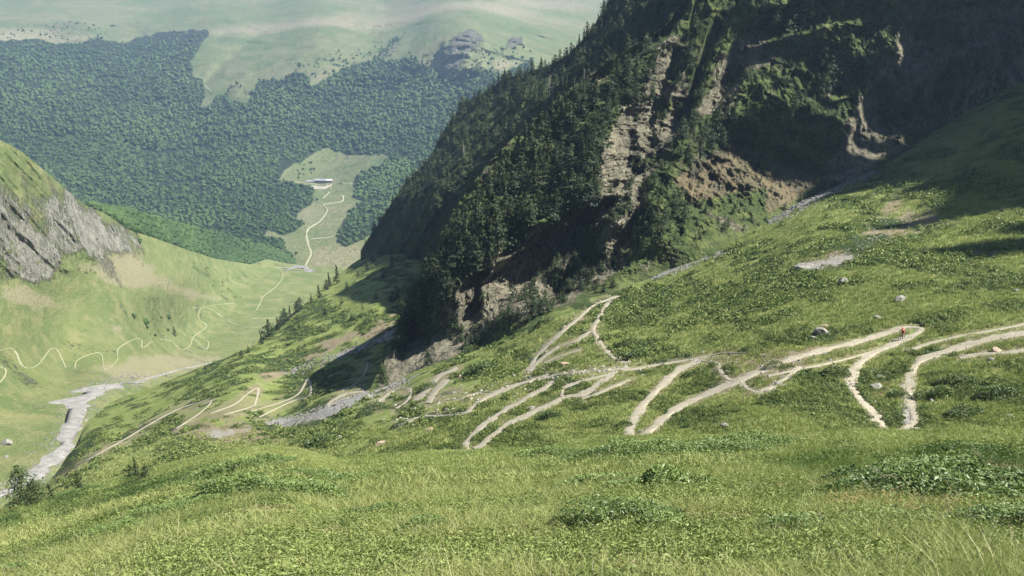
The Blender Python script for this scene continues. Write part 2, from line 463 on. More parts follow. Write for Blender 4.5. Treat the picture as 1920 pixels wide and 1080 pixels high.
for k, (off, drop) in enumerate([(-120, 420), (-80, 290), (-50, 180), (-28, 95), (-12, 38), (0, 0), (14, 22), (50, 70), (140, 150), (300, 300), (600, 600)]):
    t = 430 + off + 0 * qs
    zc = hc + math.tan(SUN_EL) * 430 - drop
    xy = qs[:, None] * p2 + t[:, None] * e2
    Pk = np.concatenate([xy, zc[:, None]], 1)
    if drop: Pk += 6 * fbm(Pk / 30, 4, 123)[:, None] * np.array([1, 0, .3])
    rows.append(Pk)
east_me = grid_mesh("eastern_mountain", np.array(rows)[::-1])

# ------------------------------------------------------------------ materials
def new_mat(name):
    m = bpy.data.materials.new(name); m.use_nodes = True
    nt = m.node_tree
    b = nt.nodes["Principled BSDF"]
    return m, nt, b

class NB:
    """small node-building helper"""
    def __init__(s, nt): s.nt = nt
    def n(s, t, **k):
        x = s.nt.nodes.new(t)
        for a, b in k.items(): setattr(x, a, b)
        return x
    def put(s, sock, val):
        if hasattr(val, 'is_output') or isinstance(val, bpy.types.NodeSocket): s.nt.links.new(val, sock)
        elif isinstance(val, (tuple, list)) and len(val) == 3 and sock.type == 'RGBA': sock.default_value = (*val, 1)
        else: sock.default_value = val
    def pos(s): return s.n("ShaderNodeNewGeometry").outputs["Position"]
    def mapping(s, vec, scale, rot=(0, 0, 0)):
        m = s.n("ShaderNodeMapping"); s.put(m.inputs[0], vec); m.inputs["Scale"].default_value = scale; m.inputs["Rotation"].default_value = rot
        return m.outputs[0]
    def noise(s, vec, scale, detail=4, rough=.55, dist=0):
        x = s.n("ShaderNodeTexNoise"); s.put(x.inputs["Vector"], vec)
        x.inputs["Scale"].default_value = scale; x.inputs["Detail"].default_value = detail
        x.inputs["Roughness"].default_value = rough; x.inputs["Distortion"].default_value = dist
        return x.outputs["Fac"]
    def voro(s, vec, scale, feature='F1'):
        x = s.n("ShaderNodeTexVoronoi", feature=feature); s.put(x.inputs["Vector"], vec); x.inputs["Scale"].default_value = scale
        return x.outputs["Distance"]
    def map(s, v, a, b, c=0, d=1):
        x = s.n("ShaderNodeMapRange"); s.put(x.inputs[0], v)
        for i, q in zip((1, 2, 3, 4), (a, b, c, d)): x.inputs[i].default_value = q
        return x.outputs[0]
    def math(s, op, a, b=0.0):
        x = s.n("ShaderNodeMath", operation=op); s.put(x.inputs[0], a); s.put(x.inputs[1], b); return x.outputs[0]
    def mix(s, f, a, b, mode='MIX'):
        x = s.n("ShaderNodeMix", data_type='RGBA', blend_type=mode)
        s.put(x.inputs[0], f); s.put(x.inputs[6], a); s.put(x.inputs[7], b); return x.outputs[2]
    def attr(s, name):
        x = s.n("ShaderNodeAttribute", attribute_name=name); return x
    def bump(s, h, dist, strength=1.0, normal=None):
        x = s.n("ShaderNodeBump"); s.put(x.inputs["Height"], h); x.inputs["Distance"].default_value = dist; x.inputs["Strength"].default_value = strength
        if normal is not None: s.put(x.inputs["Normal"], normal)
        return x.outputs[0]

def terrain_mat(name, S, g1, g2, g3, dry, shrub, rock1, rock2, gravel, bump=1.0, ystretch=1.0, rock_s=None, shrub_noise=.9):
    m, nt, b = new_mat(name)
    N = NB(nt)
    p = N.pos()
    n1 = N.noise(p, 1 / (S * 9), 5, .6)
    n2 = N.noise(N.mapping(p, (1, ystretch, 2.2)), 1 / (S * 2.2), 5, .62, .3)
    n3 = N.noise(p, 1 / (S * .35), 5, .7)
    n4 = N.noise(p, 1 / (S * .09), 3, .7)
    c = N.mix(N.map(n1, .38, .62), g1, g2)
    c = N.mix(N.map(n2, .45, .68), c, g3)
    c = N.mix(N.map(n3, .54, .72, 0, .75), c, tuple(x * .55 for x in g1))
    c = N.mix(N.map(n3, .30, .42, .5, 0), c, tuple(x * 1.35 for x in g3))
    at = N.attr("mask"); sep = N.n("ShaderNodeSeparateColor"); N.put(sep.inputs[0], at.outputs["Color"])
    R, G, B, A = sep.outputs[0], sep.outputs[1], sep.outputs[2], at.outputs["Alpha"]
    def thr(mk, noise, k=1.0, soft=.12):
        v = N.math('ADD', mk, N.math('MULTIPLY', N.math('SUBTRACT', noise, .5), k))
        return N.map(v, .5 - soft, .5 + soft)
    fd = thr(G, n3, 1.3, .22)
    c = N.mix(fd, c, N.mix(n4, dry, tuple(x * .72 for x in dry)))
    fs = thr(A, n3, shrub_noise, .2)
    c = N.mix(fs, c, N.mix(N.map(n4, .35, .65), tuple(x * .6 for x in shrub), shrub))
    rs = rock_s or S
    pr = N.mapping(p, (1, 1, .45))
    r1 = N.noise(pr, 1 / (rs * 1.6), 6, .7, .6)
    r2 = N.noise(pr, 1 / (rs * .3), 6, .75)
    rc = N.mix(N.map(r1, .36, .64), rock1, rock2)
    rc = N.mix(N.map(r2, .36, .52, .8, 0), rc, tuple(x * .35 for x in rock1))
    rc = N.mix(N.map(n3, .55, .66, 0, .8), rc, tuple((x + y) / 2 for x, y in zip(g1, rock1)))
    fr = thr(R, r2, 1.2, .07)
    c = N.mix(fr, c, rc)
    fg = thr(B, r2, 1.2, .14)
    c = N.mix(fg, c, N.mix(N.map(n4, .35, .65), tuple(x * .62 for x in gravel), gravel))
    N.put(b.inputs["Base Color"], c)
    b.inputs["Roughness"].default_value = .95
    b.inputs["Specular IOR Level"].default_value = .15
    h = N.math('ADD', N.math('MULTIPLY', n3, .8), N.math('MULTIPLY', n4, .35))
    h = N.math('ADD', h, N.math('MULTIPLY', N.math('MULTIPLY', fr, r2), 1.6))
    N.put(b.inputs["Normal"], N.bump(h, S * .32 * bump))
    return m

M_near = terrain_mat("meadow_turf", 1.1, (.10, .15, .036), (.155, .20, .052), (.25, .265, .09), (.22, .19, .085), (.035, .07, .018), (.19, .17, .13), (.3, .27, .21), (.3, .28, .23), 1.0)
M_mid = terrain_mat("alpine_turf", 3.2, (.12, .165, .042), (.165, .21, .058), (.25, .265, .095), (.26, .22, .14), (.042, .07, .02), (.15, .13, .095), (.30, .27, .2), (.38, .36, .32), 1.3, rock_s=3)
M_spur = terrain_mat("crag_rock", 4.0, (.045, .07, .024), (.08, .11, .034), (.14, .165, .055), (.20, .165, .10), (.03, .05, .018), (.13, .12, .09), (.40, .37, .26), (.30, .27, .21), 1.5, rock_s=3.6)
M_ridge = terrain_mat("ridge_turf", 7.0, (.03, .05, .018), (.05, .075, .025), (.10, .12, .045), (.18, .16, .09), (.025, .045, .016), (.12, .11, .085), (.24, .22, .17), (.25, .24, .2), 1.2)
M_left = terrain_mat("valley_turf", 9.0, (.10, .135, .048), (.135, .165, .06), (.19, .195, .085), (.25, .235, .14), (.07, .105, .04), (.23, .225, .19), (.37, .36, .30), (.40, .38, .34), 1.0, rock_s=8)
M_far = terrain_mat("mountain_pasture", 42.0, (.085, .12, .045), (.11, .14, .055), (.155, .16, .08), (.25, .225, .14), (.022, .036, .018), (.14, .13, .11), (.30, .28, .24), (.40, .38, .33), .8, rock_s=30)

link("eastern_mountain", east_me, M_ridge, kind="structure")

def trail_mat(name, c1, c2, s):
    m, nt, b = new_mat(name); N = NB(nt); p = N.pos()
    a, q = N.noise(p, 1 / s, 5, .7), N.noise(p, 5 / s, 3, .7)
    c = N.mix(N.map(a, .35, .65), c1, c2)
    c = N.mix(N.map(q, .3, .5, .5, 0), c, tuple(x * .5 for x in c1))
    N.put(b.inputs["Base Color"], c); b.inputs["Roughness"].default_value = .95
    N.put(b.inputs["Normal"], N.bump(q, s * .08)); return m
M_trail = trail_mat("trail_dust", (.22, .195, .14), (.30, .27, .20), 1.5)
M_trail_far = trail_mat("trail_pale", (.20, .205, .115), (.26, .25, .16), 5)
M_streambed = trail_mat("streambed_stones", (.09, .09, .085), (.24, .23, .21), 2.2)
M_streambed_pale = trail_mat("streambed_pale_gravel", (.13, .13, .12), (.25, .24, .225), 4.0)
M_scree = trail_mat("scree_stones", (.22, .2, .16), (.32, .29, .24), 2.0)

WOODS = [[(-40, 70), (30, 78), (75, 75), (110, 85), (160, 80), (180, 70), (210, 78), (245, 80), (268, 66), (300, 62), (345, 58), (390, 55), (388, 66), (372, 90), (360, 115), (362, 140), (382, 155), (384, 180), (376, 205), (395, 200),
          (402, 182), (425, 178), (430, 165), (428, 190), (470, 195), (474, 165), (485, 150), (530, 150), (552, 135), (582, 145), (578, 165), (600, 160), (640, 130), (700, 112), (745, 68), (748, 75), (715, 115), (780, 110), (815, 135), (850, 150),
          (880, 135), (900, 130), (940, 140), (1000, 110), (1000, 250), (800, 420), (690, 350), (722, 310), (726, 292), (690, 290), (640, 288), (607, 276), (570, 300), (545, 312), (528, 325), (520, 340), (560, 345), (588, 355), (585, 385), (560, 395),
          (556, 410), (575, 420), (535, 440), (500, 430), (490, 445), (530, 450), (545, 478), (510, 480), (480, 492), (400, 478), (330, 455), (240, 430), (190, 410), (100, 350), (0, 290), (-40, 280)],
         [(662, 350), (668, 330), (700, 315), (760, 300), (780, 320), (700, 440), (650, 462), (632, 452), (640, 425), (660, 390), (680, 378), (662, 368)]]
HOLES = [[(300, 344), (372, 338), (372, 346), (302, 350)], [(478, 432), (500, 430), (500, 442), (485, 440)], [(525, 300), (560, 300), (560, 345), (525, 340)]]
# traced lines of the trails (photo pixels on the middle hillside)
TR = [
 [(1960, 612), (1920, 623), (1860, 635), (1800, 652), (1755, 663), (1722, 680), (1706, 706), (1702, 735), (1710, 768), (1712, 792), (1690, 812), (1668, 812), (1650, 796), (1632, 770), (1607, 745), (1596, 718), (1602, 693), (1622, 673),
  (1652, 655), (1682, 642), (1712, 628), (1728, 617), (1700, 614), (1660, 625), (1610, 640), (1560, 652), (1500, 668), (1440, 690), (1390, 712), (1340, 732), (1290, 755), (1250, 780), (1222, 805), (1200, 822), (1180, 815), (1180, 800), (1193, 778), (1215, 750),
  (1245, 718), (1272, 694), (1312, 674)],
 [(1385, 712), (1400, 728), (1425, 735), (1460, 718), (1500, 688)], [(1345, 680), (1352, 700), (1368, 714)], [(1345, 682), (1330, 680), (1300, 672)],
 [(1155, 697), (1100, 735), (1060, 745), (1020, 765), (960, 792), (925, 815), (898, 840), (880, 845), (872, 834), (895, 808), (930, 780), (985, 748), (1040, 716)],
 [(1052, 744), (1058, 727), (1090, 715), (1150, 700)], [(1028, 703), (960, 725), (905, 750), (872, 775), (840, 779), (790, 782), (740, 802)], [(1180, 690), (1130, 695), (1060, 700), (1000, 714)],
 [(990, 697), (1008, 665), (1040, 635), (1075, 605), (1110, 575), (1140, 562), (1157, 556), (1136, 574), (1122, 598), (1113, 620), (1126, 645), (1150, 672), (1178, 681)],
 [(1106, 621), (1080, 640), (1045, 652), (1012, 676), (992, 697)],
 [(1310, 672), (1240, 683), (1170, 695)],
 [(1960, 650), (1900, 660), (1840, 664), (1800, 672)], [(1700, 658), (1750, 642), (1800, 630), (1870, 618), (1960, 600)], [(1440, 705), (1500, 692), (1560, 680), (1620, 664), (1655, 652)], [(1300, 674), (1350, 664), (1400, 662)],
 [(858, 690), (825, 705), (798, 732), (780, 752)], [(838, 712), (818, 732), (802, 756)], [(1090, 655), (1050, 668), (1020, 680)], [(1180, 712), (1120, 738), (1090, 748)], [(940, 738), (900, 736), (860, 748), (820, 752)],
 [(700, 765), (712, 752), (735, 735), (768, 730), (762, 752), (742, 766)], [(690, 768), (700, 755), (718, 748), (708, 765)], [(860, 735), (820, 742), (790, 735)],
]
TL = [
 [(70, 908), (100, 895), (150, 870), (200, 842), (240, 820), (290, 790), (340, 765), (394, 751), (378, 772), (330, 804)],
 [(395, 775), (440, 758), (462, 740), (484, 728), (479, 755), (474, 762), (420, 778)], [(485, 783), (510, 770), (550, 752), (578, 744), (583, 727), (576, 712), (560, 738), (530, 753), (470, 772)],
 [(690, 680), (686, 695), (676, 712), (655, 727), (640, 733)], [(610, 774), (615, 758), (640, 742), (670, 735), (690, 738)], [(620, 772), (630, 755), (655, 745)],
]
TRACKS = TR + TL

# ------------------------------------------------------------------ terrain masks: rock, dry grass, gravel, heath and dark forest floor
def polys(u, v, L, w):
    out = np.zeros(u.shape)
    for p in L: out = np.maximum(out, poly_soft(u, v, p, w))
    return out

# middle hillside
DRY_MID = [[(1490, 500), (1540, 485), (1600, 450), (1640, 410), (1700, 400), (1760, 400), (1800, 415), (1720, 440), (1660, 455), (1600, 490), (1500, 515)],
           [(1630, 420), (1680, 360), (1700, 345), (1680, 400)], [(1790, 495), (1850, 470), (1900, 460), (1860, 485)],
           [(480, 700), (700, 600), (745, 575), (745, 610), (640, 650), (560, 690), (500, 715)], [(330, 810), (430, 790), (560, 800), (600, 820), (480, 830), (380, 830)],
           [(1340, 680), (1400, 660), (1520, 660), (1480, 700), (1400, 735), (1350, 720)], [(1640, 690), (1665, 690), (1670, 720), (1650, 750), (1625, 745)]]
GRAV_MID = [[(520, 796), (560, 780), (600, 770), (608, 784), (560, 800)], [(1500, 500), (1560, 480), (1600, 478), (1600, 490), (1520, 510)],
            [(380, 810), (480, 795), (470, 812), (400, 825)], [(1700, 740), (1716, 740), (1722, 800), (1690, 800), (1690, 775)]]
HEATH_MID = [[(1130, 570), (1200, 545), (1320, 530), (1450, 470), (1640, 430), (1750, 480), (1640, 540), (1450, 590), (1330, 660), (1190, 668), (1150, 630)],
             [(1725, 720), (1780, 690), (1920, 690), (1920, 800), (1770, 798), (1730, 770)], [(870, 690), (990, 650), (985, 700), (900, 735), (850, 720)],
             [(585, 700), (700, 645), (715, 700), (640, 730), (590, 735)], [(170, 830), (178, 795), (260, 770), (380, 745), (330, 785), (240, 815), (180, 838)],
             [(400, 700), (560, 640), (600, 600), (560, 690), (420, 720)], [(560, 810), (650, 790), (760, 780), (730, 830), (640, 855), (580, 840)], [(1140, 745), (1240, 690), (1180, 760), (1120, 790)],
             [(990, 770), (1060, 755), (1110, 740), (1080, 790), (1000, 800)], [(1240, 760), (1330, 690), (1380, 690), (1300, 740)], [(1500, 690), (1600, 670), (1590, 740), (1480, 760)],
             [(500, 640), (560, 580), (620, 540), (640, 570), (560, 640), (490, 680)], [(1450, 640), (1640, 600), (1650, 625), (1500, 655)], [(440, 745), (560, 700), (560, 730), (480, 760)], [(1760, 470), (1920, 400), (1920, 600), (1780, 640), (1700, 560)]]
u, v = mid.U, mid.V
mk = np.zeros((*u.shape, 4))
mk[..., 1] = 1.0 * polys(u, v, DRY_MID, 20) + .22 * (fbm(mid.P / 14, 3, 91) + .1)
mk[..., 2] = .5 * polys(u, v, GRAV_MID, 14) + .12
mk[..., 0] = .22 + .12 * fbm(mid.P / 22, 3, 97)
worn = np.zeros(u.shape)
for t_ in TRACKS: worn = np.maximum(worn, line_soft(u, v, t_, 17))
mk[..., 2] += .15 * worn * (1 + fbm(mid.P / 7, 3, 96)) * smooth(v, 560, 680)
mk[..., 1] += .5 * worn
band = fbm(np.stack([(u + 1.9 * v) / 190, (v - .36 * u) / 26, u * 0], -1), 4, 95)
mk[..., 3] = np.clip(.22 * polys(u, v, HEATH_MID, 60) + .75 * band + 1.0 * fbm(mid.P / 7, 4, 98) + .32, 0, 1)
MID_HEATH = mk[..., 3]
mid_ob = mid.build("middle_hillside", M_mid, mk)
# near hillside
HEATH_NEAR = [[(1690, 880), (1750, 845), (1920, 830), (2100, 840), (2100, 1010), (1850, 1010), (1780, 960), (1700, 930)], [(1060, 980), (1200, 945), (1260, 960), (1240, 1010), (1090, 1020)],
              [(1090, 850), (1250, 830), (1470, 825), (1460, 850), (1200, 875)], [(960, 850), (1060, 840), (1050, 862), (980, 868)], [(480, 930), (560, 900), (690, 870), (720, 885), (620, 925), (500, 945)],
              [(280, 960), (380, 945), (440, 950), (330, 975)], [(170, 1010), (250, 985), (260, 1010), (190, 1025)], [(1180, 915), (1290, 880), (1330, 900), (1220, 935)], [(0, 1060), (70, 1060), (90, 1100), (0, 1100)],
              [(0, 960), (200, 915), (330, 880), (500, 860), (400, 905), (200, 950), (0, 1010)]]
u, v = near.U, near.V
mk = np.zeros((*u.shape, 4))
mk[..., 3] = np.clip(.6 * polys(u, v, HEATH_NEAR, 40) + .3 * fbm(near.P / 2.5, 3, 99) + .1, 0, 1)
mk[..., 1] = .3 + .35 * fbm(near.P / 4, 3, 101)
NEAR_HEATH = mk[..., 3]
near.full = np.concatenate([near.full, near.tail], 0)
near_ob = near.build("meadow_hillside", M_near, np.concatenate([mk, np.repeat(mk[-1:], len(near.tail), 0)], 0))
# rock spur
ROCK_X = [[(700, 725), (735, 640), (800, 600), (850, 500), (905, 500), (1000, 425), (1110, 390), (1130, 300), (1170, 210), (1240, 90), (1280, 60), (1290, 200), (1230, 330), (1200, 430), (1150, 520), (1000, 590), (860, 665), (745, 725)],
          [(1300, 215), (1350, 100), (1440, 55), (1440, 110), (1380, 165), (1340, 215)], [(1540, 345), (1560, 290), (1600, 200), (1660, 120), (1700, 20), (1900, 0), (2300, 0), (2300, 60), (1900, 160), (1740, 255), (1600, 335)]]
u, v = spur.U, spur.V
mk = np.zeros((*u.shape, 4))
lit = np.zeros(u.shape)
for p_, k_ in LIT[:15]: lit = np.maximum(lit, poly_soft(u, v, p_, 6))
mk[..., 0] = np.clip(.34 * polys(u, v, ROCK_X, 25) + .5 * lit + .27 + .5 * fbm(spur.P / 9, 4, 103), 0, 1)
mk[..., 1] = np.clip(.7 * polys(u, v, [[(1265, 340), (1310, 300), (1380, 270), (1430, 290), (1440, 350), (1300, 380)], [(1440, 290), (1530, 330), (1500, 370), (1440, 400)], [(908, 600), (905, 535), (930, 500), (1050, 422), (1100, 400), (1035, 492), (955, 575)]], 14) + .15, 0, 1)
mk[..., 3] = .35 + .25 * fbm(spur.P / 16, 3, 107)
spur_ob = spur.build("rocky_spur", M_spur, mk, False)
u, v = ridge.U, ridge.V
mk = np.zeros((*u.shape, 4)); mk[..., 0] = .2 + .25 * fbm(ridge.P / 25, 3, 109); mk[..., 3] = .5
ridge_ob = ridge.build("wooded_ridge", M_ridge, mk)
# left flank
u, v = left.U, left.V
mk = np.zeros((*u.shape, 4))
ROCKD = [[(0, 350), (60, 400), (130, 470), (120, 505), (60, 520), (0, 500), (-300, 500), (-300, 250)], [(60, 370), (140, 400), (200, 440), (240, 470), (190, 500), (130, 470)]]
mk[..., 0] = np.clip(.27 * polys(u, v, ROCK_L, 45) + .24 * polys(u, v, ROCKD, 45) + .17 + .38 * fbm(left.P / 30, 3, 111), 0, 1)
mk[..., 1] = np.clip(.5 * polys(u, v, [[(150, 500), (250, 470), (330, 530), (420, 560), (400, 565), (300, 545), (200, 530)], [(0, 530), (60, 540), (110, 570), (60, 575), (0, 560)], [(180, 690), (320, 660), (420, 670), (300, 715), (240, 715)], [(190, 600), (240, 615), (220, 620)]], 14) + .22 + .2 * fbm(left.P / 50, 3, 113), 0, 1)
mk[..., 3] = np.clip(.45 * polys(u, v, [[(240, 590), (300, 555), (350, 600), (345, 640), (300, 640)], [(360, 500), (400, 510), (450, 555), (430, 555)], [(200, 520), (300, 560), (280, 580)]], 10) - .1 + .35 * fbm(left.P / 28, 3, 115) * np.ones(u.shape), 0, 1)
left_ob = left.build("valley_side", M_left, mk, True)
# far mountain
u, v = far.U, far.V
mk = np.zeros((*u.shape, 4))
CRAG = [[(815, 130), (830, 85), (870, 58), (905, 60), (912, 80), (880, 100), (860, 135), (830, 150)], [(945, 90), (960, 70), (983, 66), (985, 85)], [(700, 110), (760, 60), (740, 90), (705, 125)], [(880, 150), (905, 95), (915, 110), (890, 150)]]
mk[..., 0] = np.clip(.48 * polys(u, v, CRAG, 12) + .08 + .1 * fbm(far.P / 60, 3, 117), 0, 1)
mk[..., 1] = np.clip(.10 + .4 * fbm(far.P / np.array([700, 260, 260]), 4, 119) + .26 * polys(u, v, [[(400, 60), (520, 45), (700, 15), (900, 0), (1140, -10), (1120, 20), (900, 30), (700, 45), (560, 52), (430, 62)], [(-300, 60), (0, 60), (100, 50), (180, 75), (120, 85), (0, 85), (-300, 90)], [(920, 110), (980, 110), (970, 128), (930, 128)], [(590, 470), (680, 450), (680, 510), (590, 510)], [(570, 330), (640, 325), (640, 350), (600, 360)]], 14) + .2, 0, 1)
mk[..., 3] = .95 * polys(u, v, WOODS, 8) + np.clip(.4 * polys(u, v, [[(60, 45), (150, 35), (190, 65), (120, 75)], [(230, 40), (300, 55), (270, 70)]], 10), 0, 1)  # wood outlines get a dark forest-floor colour between the crowns
far_ob = far.build("far_mountain", M_far, mk)

# ------------------------------------------------------------------ trails and stream beds
def catmull(pts, step):
    p = np.array(pts, float)
    p = np.vstack([2 * p[0] - p[1], p, 2 * p[-1] - p[-2]])
    out = []
    for i in range(1, len(p) - 2):
        n = max(2, int(np.hypot(*(p[i + 1, :2] - p[i, :2])) / step))
        for k in range(n):
            t = k / n
            a, b, c, d = p[i - 1], p[i], p[i + 1], p[i + 2]
            out.append(.5 * (2 * b + (c - a) * t + (2 * a - 5 * b + 4 * c - d) * t * t + (3 * b - a - 3 * c + d) * t ** 3))
    out.append(p[-2])
    return np.array(out)

def ribbon(name, layer, pts, width, mat, step=2.0, lift=.05, seed=0, wob=.25, **props):
    """width in metres (number) or, when the points have a third entry, photo pixels across turned into metres there"""
    c = catmull(pts, step)
    uu, vv = c[:, 0], c[:, 1]
    C0 = layer.at(uu, vv)
    T = np.gradient(C0, axis=0); T /= np.linalg.norm(T, axis=1, keepdims=True) + 1e-9
    for _ in range(3): T[1:-1] = (T[:-2] + T[1:-1] + T[2:]) / 3
    T /= np.linalg.norm(T, axis=1, keepdims=True) + 1e-9
    S = np.cross(T, [0, 0, 1.0]); S /= np.linalg.norm(S, axis=1, keepdims=True) + 1e-9
    dep = pix(C0)[2]
    if c.shape[1] > 2:
        q = pix(C0 + S)            # how many pixels one metre sideways covers
        ppm = np.hypot(q[0] - uu, q[1] - vv)
        w = c[:, 2] / np.maximum(ppm, .25 * F / dep)
    else:
        w = float(width) * (1 + .3 * vnoise(np.stack([uu / 26, vv / 26, uu * 0 + seed], -1), 8))
    s = np.arange(len(c)) * .13
    K = 5
    rows = []
    for k in range(K):
        o = (k / (K - 1) - .5)
        e = wob * vnoise(np.stack([s, s * 0 + (3 if o < 0 else 9), s * 0 + seed], -1), 3) if abs(o) == .5 else 0
        Q = C0 + S * (w * (o + e * np.sign(o)))[:, None]
        q = pix(Q)
        G = layer.at(q[0], q[1])
        G = G + np.array([0, 0, 1.0]) * ((lift * .6 + .0005 * dep) * (1 if abs(o) < .5 else -.4))[:, None]
        rows.append(G)
    P = np.stack(rows, 1)
    me = grid_mesh(name, P)
    return link(name, me, mat, kind="structure", **props)

TRW = [1.3, .8, 1.0, .7, 1.15, .8, 1.25, .7, 1.3, 1.0, .7, .9, .5, .45, .5, 1.8, 1.8, .6, .7, .5, 1.2, .9, .7]
for i_, (t_, w_) in enumerate(zip(TR, TRW)):
    ribbon("path", mid, t_, w_, M_trail, seed=i_, lift=.035)
for i_, t_ in enumerate(TL):
    ribbon("path", mid, t_, .95 if i_ != 4 else 1.8, M_trail, seed=30 + i_, lift=.04)
TV = [
 [(-20, 665), (0, 658), (25, 655), (45, 688), (70, 685), (95, 655), (110, 660), (123, 691)], [(140, 691), (146, 675), (175, 663), (190, 665), (197, 693), (220, 675), (221, 655), (250, 637), (265, 637), (268, 652), (285, 640)],
 [(300, 636), (320, 640), (340, 655), (355, 650), (363, 632), (387, 612), (373, 597), (377, 578), (395, 580), (430, 603), (465, 613), (500, 613), (475, 600), (480, 597), (516, 597)],
 [(377, 578), (362, 577)], [(387, 574), (440, 568)], [(488, 560), (520, 535), (530, 515), (520, 502), (545, 503), (570, 506)], [(365, 636), (385, 655), (391, 645), (388, 638)], [(0, 718), (10, 702), (8, 690), (-10, 688)], [(530, 562), (570, 570)], [(480, 583), (492, 560)],
]
for i_, t_ in enumerate(TV):
    ribbon("path", left, t_, 1.2 if i_ > 1 else .9, M_trail_far, seed=50 + i_, lift=.12, step=1.5)
TF = [
 ([(568, 505), (575, 492), (583, 475), (576, 452), (577, 430), (600, 415), (613, 395), (607, 384), (640, 378), (642, 367)], 5), ([(583, 448), (610, 446), (645, 442)], 3.5), ([(622, 345), (640, 344), (670, 346)], 5),
 ([(618, 360), (612, 366), (604, 373)], 4), ([(620, 347), (620, 356)], 3), ([(600, 347), (570, 343), (545, 340)], 5), ([(383, 160), (398, 176)], 6),
]
for i_, (t_, w_) in enumerate(TF):
    ribbon("path", far, t_, w_, M_trail_far, seed=70 + i_, lift=.4, step=1.0)
# stream beds (third number: width in photo pixels)
ribbon("stream_bed", left, [(-10, 935, 40), (30, 915, 40), (75, 885, 52), (110, 850, 48), (132, 820, 46), (135, 785, 50), (148, 758, 56), (178, 735, 86), (200, 722, 80), (235, 720, 40), (270, 712, 16), (330, 695, 13), (400, 680, 11)], 0, M_streambed_pale, lift=.3, seed=91, wob=.6)
ribbon("stream_bed", mid, [(768, 612, 14), (735, 626, 14), (690, 645, 13), (650, 662, 12), (632, 668, 8)], 0, M_streambed, lift=.15, seed=92, wob=.6)
ribbon("stream_bed", mid, [(800, 698, 10), (760, 712, 12), (720, 728, 14), (680, 742, 14), (640, 758, 17), (600, 774, 13), (555, 788, 11), (515, 792, 8), (490, 795, 7)], 0, M_streambed, lift=.15, seed=93, wob=.65)
ribbon("stream_bed", mid, [(1640, 322, 10), (1600, 338, 12), (1560, 357, 15), (1530, 372, 16), (1500, 387, 14), (1460, 407, 11), (1440, 417, 8)], 0, M_streambed, lift=.15, seed=94, wob=.65)
ribbon("stream_bed", mid, [(1350, 474, 7), (1320, 484, 12), (1290, 494, 14), (1255, 508, 12), (1225, 521, 8)], 0, M_streambed, lift=.15, seed=95, wob=.65)
ribbon("stream_bed", left, [(535, 508, 8), (560, 502, 12), (590, 508, 10)], 0, M_streambed, lift=.4, seed=96, wob=.65)

# ------------------------------------------------------------------ vegetation
def leaf_mat(name, c1, c2, rough=.6, trans=.25, spec=.3, sc=1.5):
    m, nt, b = new_mat(name); N = NB(nt)
    t = N.attr("tint").outputs["Fac"]
    info = N.n("ShaderNodeObjectInfo")
    n = N.noise(N.pos(), sc, 2)
    f = N.math('ADD', N.math('ADD', t, N.math('MULTIPLY', info.outputs["Random"], .45)), N.math('MULTIPLY', N.math('SUBTRACT', n, .5), .8))
    c = N.mix(N.map(f, .1, 1.2), c1, c2)
    N.put(b.inputs["Base Color"], c)
    b.inputs["Roughness"].default_value = rough
    b.inputs["Specular IOR Level"].default_value = spec
    tr = N.n("ShaderNodeBsdfTranslucent"); N.put(tr.inputs["Color"], N.mix(.5, c, (.12, .2, .02)))
    ms = N.n("ShaderNodeMixShader"); ms.inputs[0].default_value = trans
    nt.links.new(b.outputs[0], ms.inputs[1]); nt.links.new(tr.outputs[0], ms.inputs[2])
    nt.links.new(ms.outputs[0], nt.nodes["Material Output"].inputs[0])
    return m
M_needle = leaf_mat("pine_needles", (.012, .022, .011), (.048, .068, .026), .7, .12, .2)
M_beech = leaf_mat("beech_leaves", (.030, .060, .020), (.068, .112, .034), .7, .15, .2, .05)
M_shrub = leaf_mat("heath_leaves", (.034, .064, .018), (.17, .215, .06), .55, .2, .35)
M_rhodo = leaf_mat("rhododendron_leaves", (.034, .072, .019), (.165, .225, .065), .5, .2, .35)
M_grass = leaf_mat("grass_blades", (.11, .165, .04), (.32, .34, .13), .6, .3, .25)
M_carpet = leaf_mat("bilberry_leaves", (.040, .080, .020), (.19, .235, .07), .6, .2, .3)
M_dead = leaf_mat("dead_twigs", (.19, .12, .06), (.30, .19, .09), .8, .1, .2)
def plain_mat(name, c1, c2=None, rough=.8, s=3.0, metal=0, spec=.3):
    m, nt, b = new_mat(name); N = NB(nt)
    if c2 is None: N.put(b.inputs["Base Color"], c1)
    else:
        N.put(b.inputs["Base Color"], N.mix(N.map(N.noise(N.n("ShaderNodeTexCoord").outputs["Object"], s, 5, .65), .35, .65), c1, c2))
    b.inputs["Roughness"].default_value = rough; b.inputs["Metallic"].default_value = metal; b.inputs["Specular IOR Level"].default_value = spec
    return m
M_bark = plain_mat("bark", (.09, .07, .055), (.17, .14, .11), .9, 6)
M_bark_pale = plain_mat("dead_wood", (.30, .27, .24), (.42, .39, .35), .9, 6)
M_stone = plain_mat("boulder_stone", (.12, .115, .10), (.26, .245, .215), .9, 1.2)
M_gravel = plain_mat("gravel_stone", (.09, .09, .083), (.20, .19, .175), .9, 1.2)
M_stone_pink = plain_mat("boulder_sandstone", (.24, .18, .13), (.36, .28, .21), .9, 1.2)

